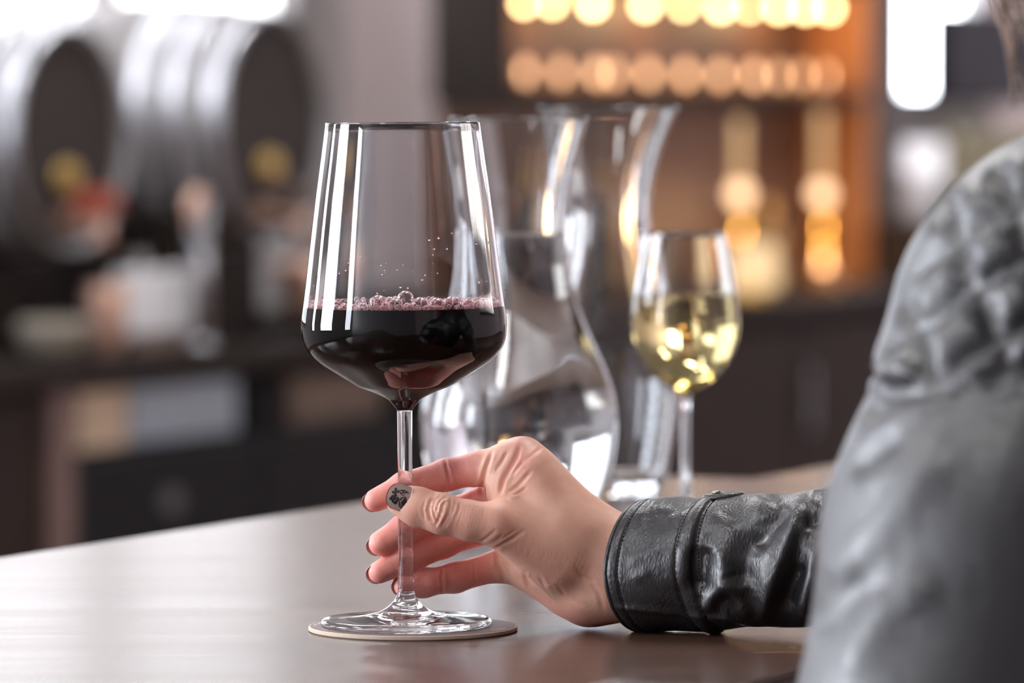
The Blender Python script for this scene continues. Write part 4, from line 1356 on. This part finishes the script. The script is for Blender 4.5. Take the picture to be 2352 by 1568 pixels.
# red tap at the foot of the first barrel
def tap(parent, px, py, n_, mat):
    c = on_n(px, py, n_); uu, zz = float(c @ U), float(c[2])
    tp_ = mesh_obj('tap', *tube([W(uu, n_ - .11, zz), W(uu, n_ - .03, zz), W(uu, n_, zz - .005), W(uu, n_ + .012, zz - .045)], [.016, .018, .017, .014], 12), M_copper, parent, True)
    V, F = bevel_box(uu - .055, uu + .055, n_ - .022, n_ + .016, zz + .006, zz + .050, .010)
    mesh_obj('tap_handle', V, F, mat, tp_)
tap(b1, 226, 505, -4.235, M_red)
tap(b2, 682, 490, -4.165, plain('walnut_handle', (0.09, 0.055, 0.045), 0.5))
# an upright steel post between the barrels
pu = u_at(458, -4.228)
ps = empty('steel_dispenser', W(pu, -4.228, CT_Z))
tag(ps, 'slim grey steel dispenser post standing between the two barrels', 'dispenser')
mesh_obj('post', *tube([W(pu, -4.228, CT_Z), W(pu, -4.228, .085)], .017, 16), M_steel, ps, True)
mesh_obj('spout', *tube([W(pu, -4.228, .075), W(pu - .02, -4.222, .085), W(pu - .045, -4.218, .06), W(pu - .05, -4.218, .03)], [.014, .013, .012, .010], 12), M_copper, ps, True)
mesh_obj('base_plate', *lathe([(0, 0), (.024, 0), (.024, .008), (.018, .014), (0, .014)], 24, W(pu, -4.228, CT_Z)), M_steel, ps, True)

# ---- small things on the counter under the barrels
def on_counter(px, n_):
    return u_at(px, n_)
n_t = -4.27
ct = box('serving_board', u_at(300, n_t), u_at(476, n_t), n_t - .042, n_t + .012, CT_Z, CT_Z + .024, M_tray, None, .006)
tag(ct, 'light wooden serving board under the white napkins', 'board')
cb = empty('napkin_holder', W(u_at(378, n_t), n_t - .03, CT_Z + .024))
tag(cb, 'white block of napkins in a holder on the serving board', 'napkin holder')
ua, ub = u_at(288, n_t), u_at(468, n_t)
box('base', ua, ub, n_t - .035, n_t + .008, CT_Z + .024, CT_Z + .032, M_steel, cb, .002)
for k in range(3):
    box('napkin', ua + .004, ub - .004, n_t - .030 + k * .011, n_t - .020 + k * .011, CT_Z + .032, CT_Z + .136 - .002 * (k % 2), M_whitebox, cb, .003)
def cup(name, px, n_, r, h, mat, label, cat, z0=CT_Z, foot=0.0):
    u_ = u_at(px, n_)
    pr = smooth_profile([(r * .45, 0.0), (r * .55, .004), (r * .85, h * .35), (r, h * .75), (r * .98, h)], 4)
    inn = [(q - .003, z + .003) for q, z in pr if z > .003]
    prof_ = [(0, .001)] + pr + [(inn[-1][0], h)] + inn[::-1] + [(0, .006)]
    o = mesh_obj(name, *lathe(prof_, 32, W(u_, n_, z0)), mat, None, True)
    tag(o, label, cat)
    return o
cup('serving_bowl', 122, -4.272, .062, .062, M_cup, 'shallow cream bowl on the counter under the red-tapped barrel', 'bowl')
cup('beaker', 185, -4.345, .022, .052, M_tray, 'small brown beaker beside the cream bowl', 'beaker')
cup('copper_mug', 243, -4.26, .036, .115, M_copper, 'tall copper mug between cream bowl and white napkins', 'mug')
cup('copper_cup', 694, -4.34, .048, .10, M_copper, 'round copper cup under the barrel by the mauve wall', 'cup', CT_Z + .03)
tag(box('cup_stand', u_at(694, -4.34) - .06, u_at(694, -4.34) + .06, -4.40, -4.28, CT_Z, CT_Z + .03, M_dark, None, .005), 'low dark wooden stand under the round copper cup', 'stand')

# ---- bottle rack
RN = -4.40                        # front of the rack
RB = PIER_N                       # wall behind it
ur0, ur1 = u_at(1178, RN), u_at(1992, RN)
rk = empty('bottle_rack', W((ur0 + ur1) / 2, RB + .1, CT_Z))
tag(rk, 'tall oak wall rack of lit shelves on the back counter', 'rack')
zsh = float(on_n(1600, 238, RN)[2]); zsh1 = float(on_n(1600, 207, RN)[2])
box('shelf', ur0, ur1, RB, RN, zsh, zsh1, M_dark, rk)
zs2 = zsh1 + .245
box('shelf', ur0, ur1, RB, RN, zs2, zs2 + .03, M_dark, rk)
box('shelf', ur0, ur1, RB, RN, zs2 + .36, zs2 + .39, M_dark, rk)
box('back_board', ur0, ur1, RB, RB + .02, CT_Z, zs2 + .39, wood('rack_back_wood', (0.11, 0.052, 0.030), (0.19, 0.09, 0.05), 0.5, along=(0, 0), scale=5), rk)
box('side_panel', ur0 - .03, ur0, RB, RN, zsh, zs2 + .39, M_dark, rk)
box('side_panel', ur1, ur1 + .035, RB, RN, CT_Z, zs2 + .39, M_orange, rk)
# warm lamps under the second shelf, and amber cups glowing in place of glass reflections on the first
M_bulb = emitter('warm_bulb', (1.0, 0.66, 0.30), 16.0)
M_glint = emitter('amber_glint', (1.0, 0.52, 0.26), 3.6)
M_amber = plain('amber_cup', (0.55, 0.25, 0.10), 0.3, 0.1, 30)
def bulb(px, py, n_, r, first=[None]):
    c = on_n(px, py, n_); uu = float(c @ U); zz = float(c[2])
    t = empty('shelf_lamp', W(uu, n_, zz))
    tag(t, 'small warm round lamp in the row lighting the upper rack shelf', 'lamp', 'lamps along the upper rack shelf')
    V, F = lathe([(0, zs2), (.022, zs2), (.022, zs2 - .012), (.010, zs2 - .018), (.008, zz + r * .8), (0, zz + r * .8)], 16, W(uu, n_, 0))
    mesh_obj('lamp_base', V, F, M_brass, t, True)
    mesh_obj('bulb', *ico(r, W(uu, n_, zz), 2), M_bulb, t, True)
for k, px in enumerate((1203, 1268, 1362, 1483, 1570, 1655, 1722, 1790, 1850, 1905)):
    bulb(px, 10 + (px - 1362) * .016, -4.46, .012 if k in (2, 3, 5, 7, 8, 9) else .009)
def candle(px, py, n_, s):  # amber cup whose added glow stands in for a glass reflection
    c = on_n(px, py, n_); uu = float(c @ U)
    t = empty('glint_cup', W(uu, n_, zsh1))
    tag(t, 'small amber cup with glow added for a glass reflection, in the row on the rack shelf above the counter', 'candle', 'amber reflection cups along the lower rack shelf')
    zf = max(float(c[2]), zsh1 + .036)
    V, F = lathe([(0, zsh1 + .001), (.020, zsh1), (.024, zsh1 + .006), (.025, zf - .018), (.022, zf - .018), (.020, zsh1 + .010), (0, zsh1 + .008)], 16, W(uu, n_, 0))
    mesh_obj('holder', V, F, M_amber, t, True)
    V, F = lathe([(0, zf - .030), (.004 * s, zf - .020), (.009 * s, zf - .004), (.006 * s, zf + .010), (0, zf + .022)], 12, W(uu, n_, 0))
    mesh_obj('flame', V, F, M_glint, t, True)
for px, s in ((1207, .8), (1290, .8), (1372, 1.05), (1410, .8), (1490, 1.0), (1575, 1.05), (1655, 1.05), (1732, 1.15), (1790, .8), (1845, .75), (1898, .7)):
    candle(px, 172, -4.47, s)

# ---- bottles and lamps standing under the rack
M_bottle = plain('amber_bottle_glass', (0.30, 0.17, 0.05), 0.12, 0.1, 20, coat=0.5)
M_gold = plain('gold_foil', (0.85, 0.58, 0.24), 0.28, 0.1, 40, metal=0.9)
M_glow = emitter('lamp_glow', (1.0, 0.62, 0.36), 1.9)
M_glow2 = emitter('cream_lampshade', (1.0, 0.68, 0.36), 0.7)
def column_lamp(px, n_, top, label, bright=(0, 0)):
    u_ = u_at(px, n_); zt = float(on_n(px, top, n_)[2])
    t = empty('table_lamp', W(u_, n_, CT_Z))
    tag(t, label, 'lamp')
    mesh_obj('base', *lathe([(0, 0), (.045, 0), (.045, .010), (.018, .020), (.010, .03), (.010, .10), (0, .10)], 24, W(u_, n_, CT_Z)), M_brass, t, True)
    zb = float(on_n(px, 455, n_)[2])
    mesh_obj('stem', *tube([W(u_, n_, CT_Z + .02), W(u_, n_, zb)], .008, 10), M_brass, t, True)
    mesh_obj('globe', *ico(.024, W(u_, n_, zb + .01), 3), M_glow, t, True)
    mesh_obj('tube', *tube([W(u_, n_, zb + .02), W(u_, n_, zt)], .011, 12), emitter('tube_glow', (1.0, 0.60, 0.28), 0.62), t, True)
    return t
column_lamp(1700, -4.36, 275, 'glowing amber tube lamp on the counter under the dark rack corner')
column_lamp(1888, -4.36, 255, 'glowing amber tube lamp on the counter beside the orange oak panel')
def bottle(px, n_, h, r, mat, label, z0=CT_Z):
    u_ = u_at(px, n_)
    t = empty('bottle', W(u_, n_, z0))
    tag(t, label, 'bottle', 'bottles under the rack')
    mesh_obj('glass_body', *lathe([(0, 0.0), (r * .90, 0.0)] + smooth_profile([(r * .95, 0.002), (r, .012), (r, h * .58), (r * .8, h * .68), (r * .38, h * .76), (r * .36, h * .95)], 3) + [(0, h * .95)], 24, W(u_, n_, z0)), mat, t, True)
    mesh_obj('cap', *lathe([(0, h * .80), (r * .42, h * .80), (r * .42, h), (0, h)], 20, W(u_, n_, z0)), M_gold, t)
    mesh_obj('paper_label', *lathe([(r * 1.01, h * .16), (r * 1.01, h * .46)], 24, W(u_, n_, z0)), plain('label_paper', (0.62, 0.52, 0.40), 0.7), t, True)
M_darkglass = plain('dark_bottle_glass', (0.02, 0.025, 0.015), 0.1, 0.1, 20)
for px, h, m, lb in ((1225, .30, M_darkglass, 'dark wine bottle under the rack beside the mauve wall'), (1320, .30, M_darkglass, 'dark wine bottle under the rack seen through the water carafe'),
                     (1430, .29, M_bottle, 'amber bottle under the rack seen through the slim carafe'), (1765, .20, M_bottle, 'short amber bottle between the two tube lamps')):
    bottle(px, -4.48, h, .037, m, lb)
# a broad cream lamp shade low on the counter
u_ = u_at(1740, -4.255)
sh = empty('shade_lamp', W(u_, -4.265, CT_Z))
tag(sh, 'low cream shaded lamp glowing on the counter behind the white wine', 'lamp')
mesh_obj('shade', *lathe([(.050, .020), (.060, .025), (.048, .115), (.040, .118)], 32, W(u_, -4.265, CT_Z)), M_glow2, sh, True)
mesh_obj('base', *lathe([(0, 0), (.035, 0), (.035, .008), (.008, .014), (.008, .10), (0, .10)], 20, W(u_, -4.265, CT_Z)), M_brass, sh, True)
u_ = u_at(1893, -4.28)
cv = empty('votive', W(u_, -4.28, CT_Z))
tag(cv, 'small amber votive glass on the counter beside the orange oak panel', 'candle')
mesh_obj('holder', *lathe([(0, .001), (.024, 0), (.028, .05), (.025, .05), (.022, .006), (0, .006)], 20, W(u_, -4.28, CT_Z)), M_amber, cv, True)
mesh_obj('flame', *lathe([(0, .035), (.006, .045), (.010, .058), (.005, .075), (0, .085)], 12, W(u_, -4.28, CT_Z)), emitter('votive_flame', (1.0, .5, .22), 5.0), cv, True)
# warm bounce from the rack lamps themselves
for k in range(3):
    ld_ = bpy.data.lights.new('rack_lamp_light', 'POINT'); ld_.energy = 0.8; ld_.color = (1.0, .62, .30); ld_.shadow_soft_size = .02
    lo_ = bpy.data.objects.new('rack_lamp_light', ld_); COL.objects.link(lo_)
    uu = ur0 + (ur1 - ur0) * (k + .5) / 3
    lo_.location = W(uu, -4.44, zs2 - .06); lo_.parent = rk
    lo_.matrix_parent_inverse = Matrix.Translation(-Vector(rk.location))
for px in (1700, 1888):
    ld_ = bpy.data.lights.new('tube_lamp_light', 'POINT'); ld_.energy = 0.8; ld_.color = (1.0, .6, .28); ld_.shadow_soft_size = .03
    lo_ = bpy.data.objects.new('tube_lamp_light', ld_); COL.objects.link(lo_)
    lo_.location = W(u_at(px, -4.36), -4.32, -.03); lo_.parent = rk
    lo_.matrix_parent_inverse = Matrix.Translation(-Vector(rk.location))

# ---- beyond the rack: bright window, dark screen, white side counter with boxes
def pz(px, py, n_):
    return float(on_n(px, py, n_)[2])
M_frost = emitter('frosted_pane', (0.95, 0.90, 0.96), 0.8)
window(6, 'pier', u_at(1996, PIER_N), u_at(2205, PIER_N), pz(2100, 268, PIER_N), 1.6, M_day, 1, 1)
window(7, 'pier', u_at(2420, PIER_N), 16.6, pz(2400, 262, PIER_N), 1.6, M_day, 2, 1)
nS = PIER_N + .16
ws = empty('wall_screen', W(u_at(2260, nS), nS, pz(2260, 235, nS)))
tag(ws, 'dark blue-black screen hanging beside the bright end window', 'screen')
box('casing', u_at(2165, nS), u_at(2420, nS), nS - .04, nS, pz(2260, 238, nS), pz(2260, 22, nS), M_black, ws, .006)
box('bracket', u_at(2205, PIER_N) + .07, u_at(2205, PIER_N) + .17, PIER_N, nS - .04, pz(2260, 160, nS), pz(2260, 110, nS), M_steel, ws, .004)
box('display', u_at(2172, nS), u_at(2412, nS), nS, nS + .003, pz(2260, 232, nS), pz(2260, 28, nS), plain('dark_display', (0.012, 0.013, 0.022), 0.5, spec=.1), ws, .001)
nC = CF_N + .02
sc_ = empty('side_counter', W(u_at(2300, nC), -4.4, FLOOR_Z))
tag(sc_, 'dark side counter beyond the orange oak panel below the bright window', 'counter')
cu0 = U_B + .01
zc = pz(2100, 508, nC)
window(9, 'pier', u_at(1996, PIER_N), u_at(2225, PIER_N), zc - .002, pz(2100, 268, PIER_N), M_frost, 1, 1)
box('top', cu0, 16.9, PIER_N + .012, nC, zc - .04, zc, M_panel, sc_, .006)
box('fascia', cu0, 16.9, nC - .03, nC - .01, zc - .10, zc - .04, M_panel, sc_, .004)
box('front', cu0 + .01, 16.8, PIER_N + .012, nC - .03, FLOOR_Z, zc - .04, M_panel, sc_, .004)
nB = PIER_N + .16
V, F = bevel_box(u_at(2235, nB), u_at(2390, nB), nB - .08, nB, zc, pz(2235, 300, nB), .006)
tag(mesh_obj('storage_box', V, F, plain('olive_card', (0.30, 0.26, 0.17), 0.8)), 'olive brown carton on the side counter below the screen', 'box')
V, F = bevel_box(u_at(2110, nB), u_at(2150, nB), nB - .04, nB, zc, pz(2110, 400, nB), .004)
tag(mesh_obj('storage_box', V, F, M_whitebox), 'small white paper box on the side counter beside the olive carton', 'box')

# ------------------------------------------------------------------ turn the finished place so that the bar runs along x
TURN = Matrix(((U[0], U[1], 0, 0), (-N[0], -N[1], 0, 0), (0, 0, 1, 0), (0, 0, 0, 1)))
done = set()
for o in list(bpy.data.objects):
    if o.type == 'MESH':
        if o.data.name not in done:
            o.data.transform(TURN); o.data.update(); done.add(o.data.name)
    elif o.type == 'EMPTY':
        o.location = TURN @ o.location
for o in list(bpy.data.objects):
    if o.type == 'LIGHT':
        o.location = TURN @ o.location
    if o.parent:
        o.matrix_parent_inverse = Matrix.Translation(-o.parent.location) if o.parent.type == 'EMPTY' else Matrix.Identity(4)
cam.matrix_world = TURN @ (Matrix.Translation((0, 0, CAM_Z)) @ Matrix.Rotation(math.pi / 2 - PITCH, 4, 'X'))
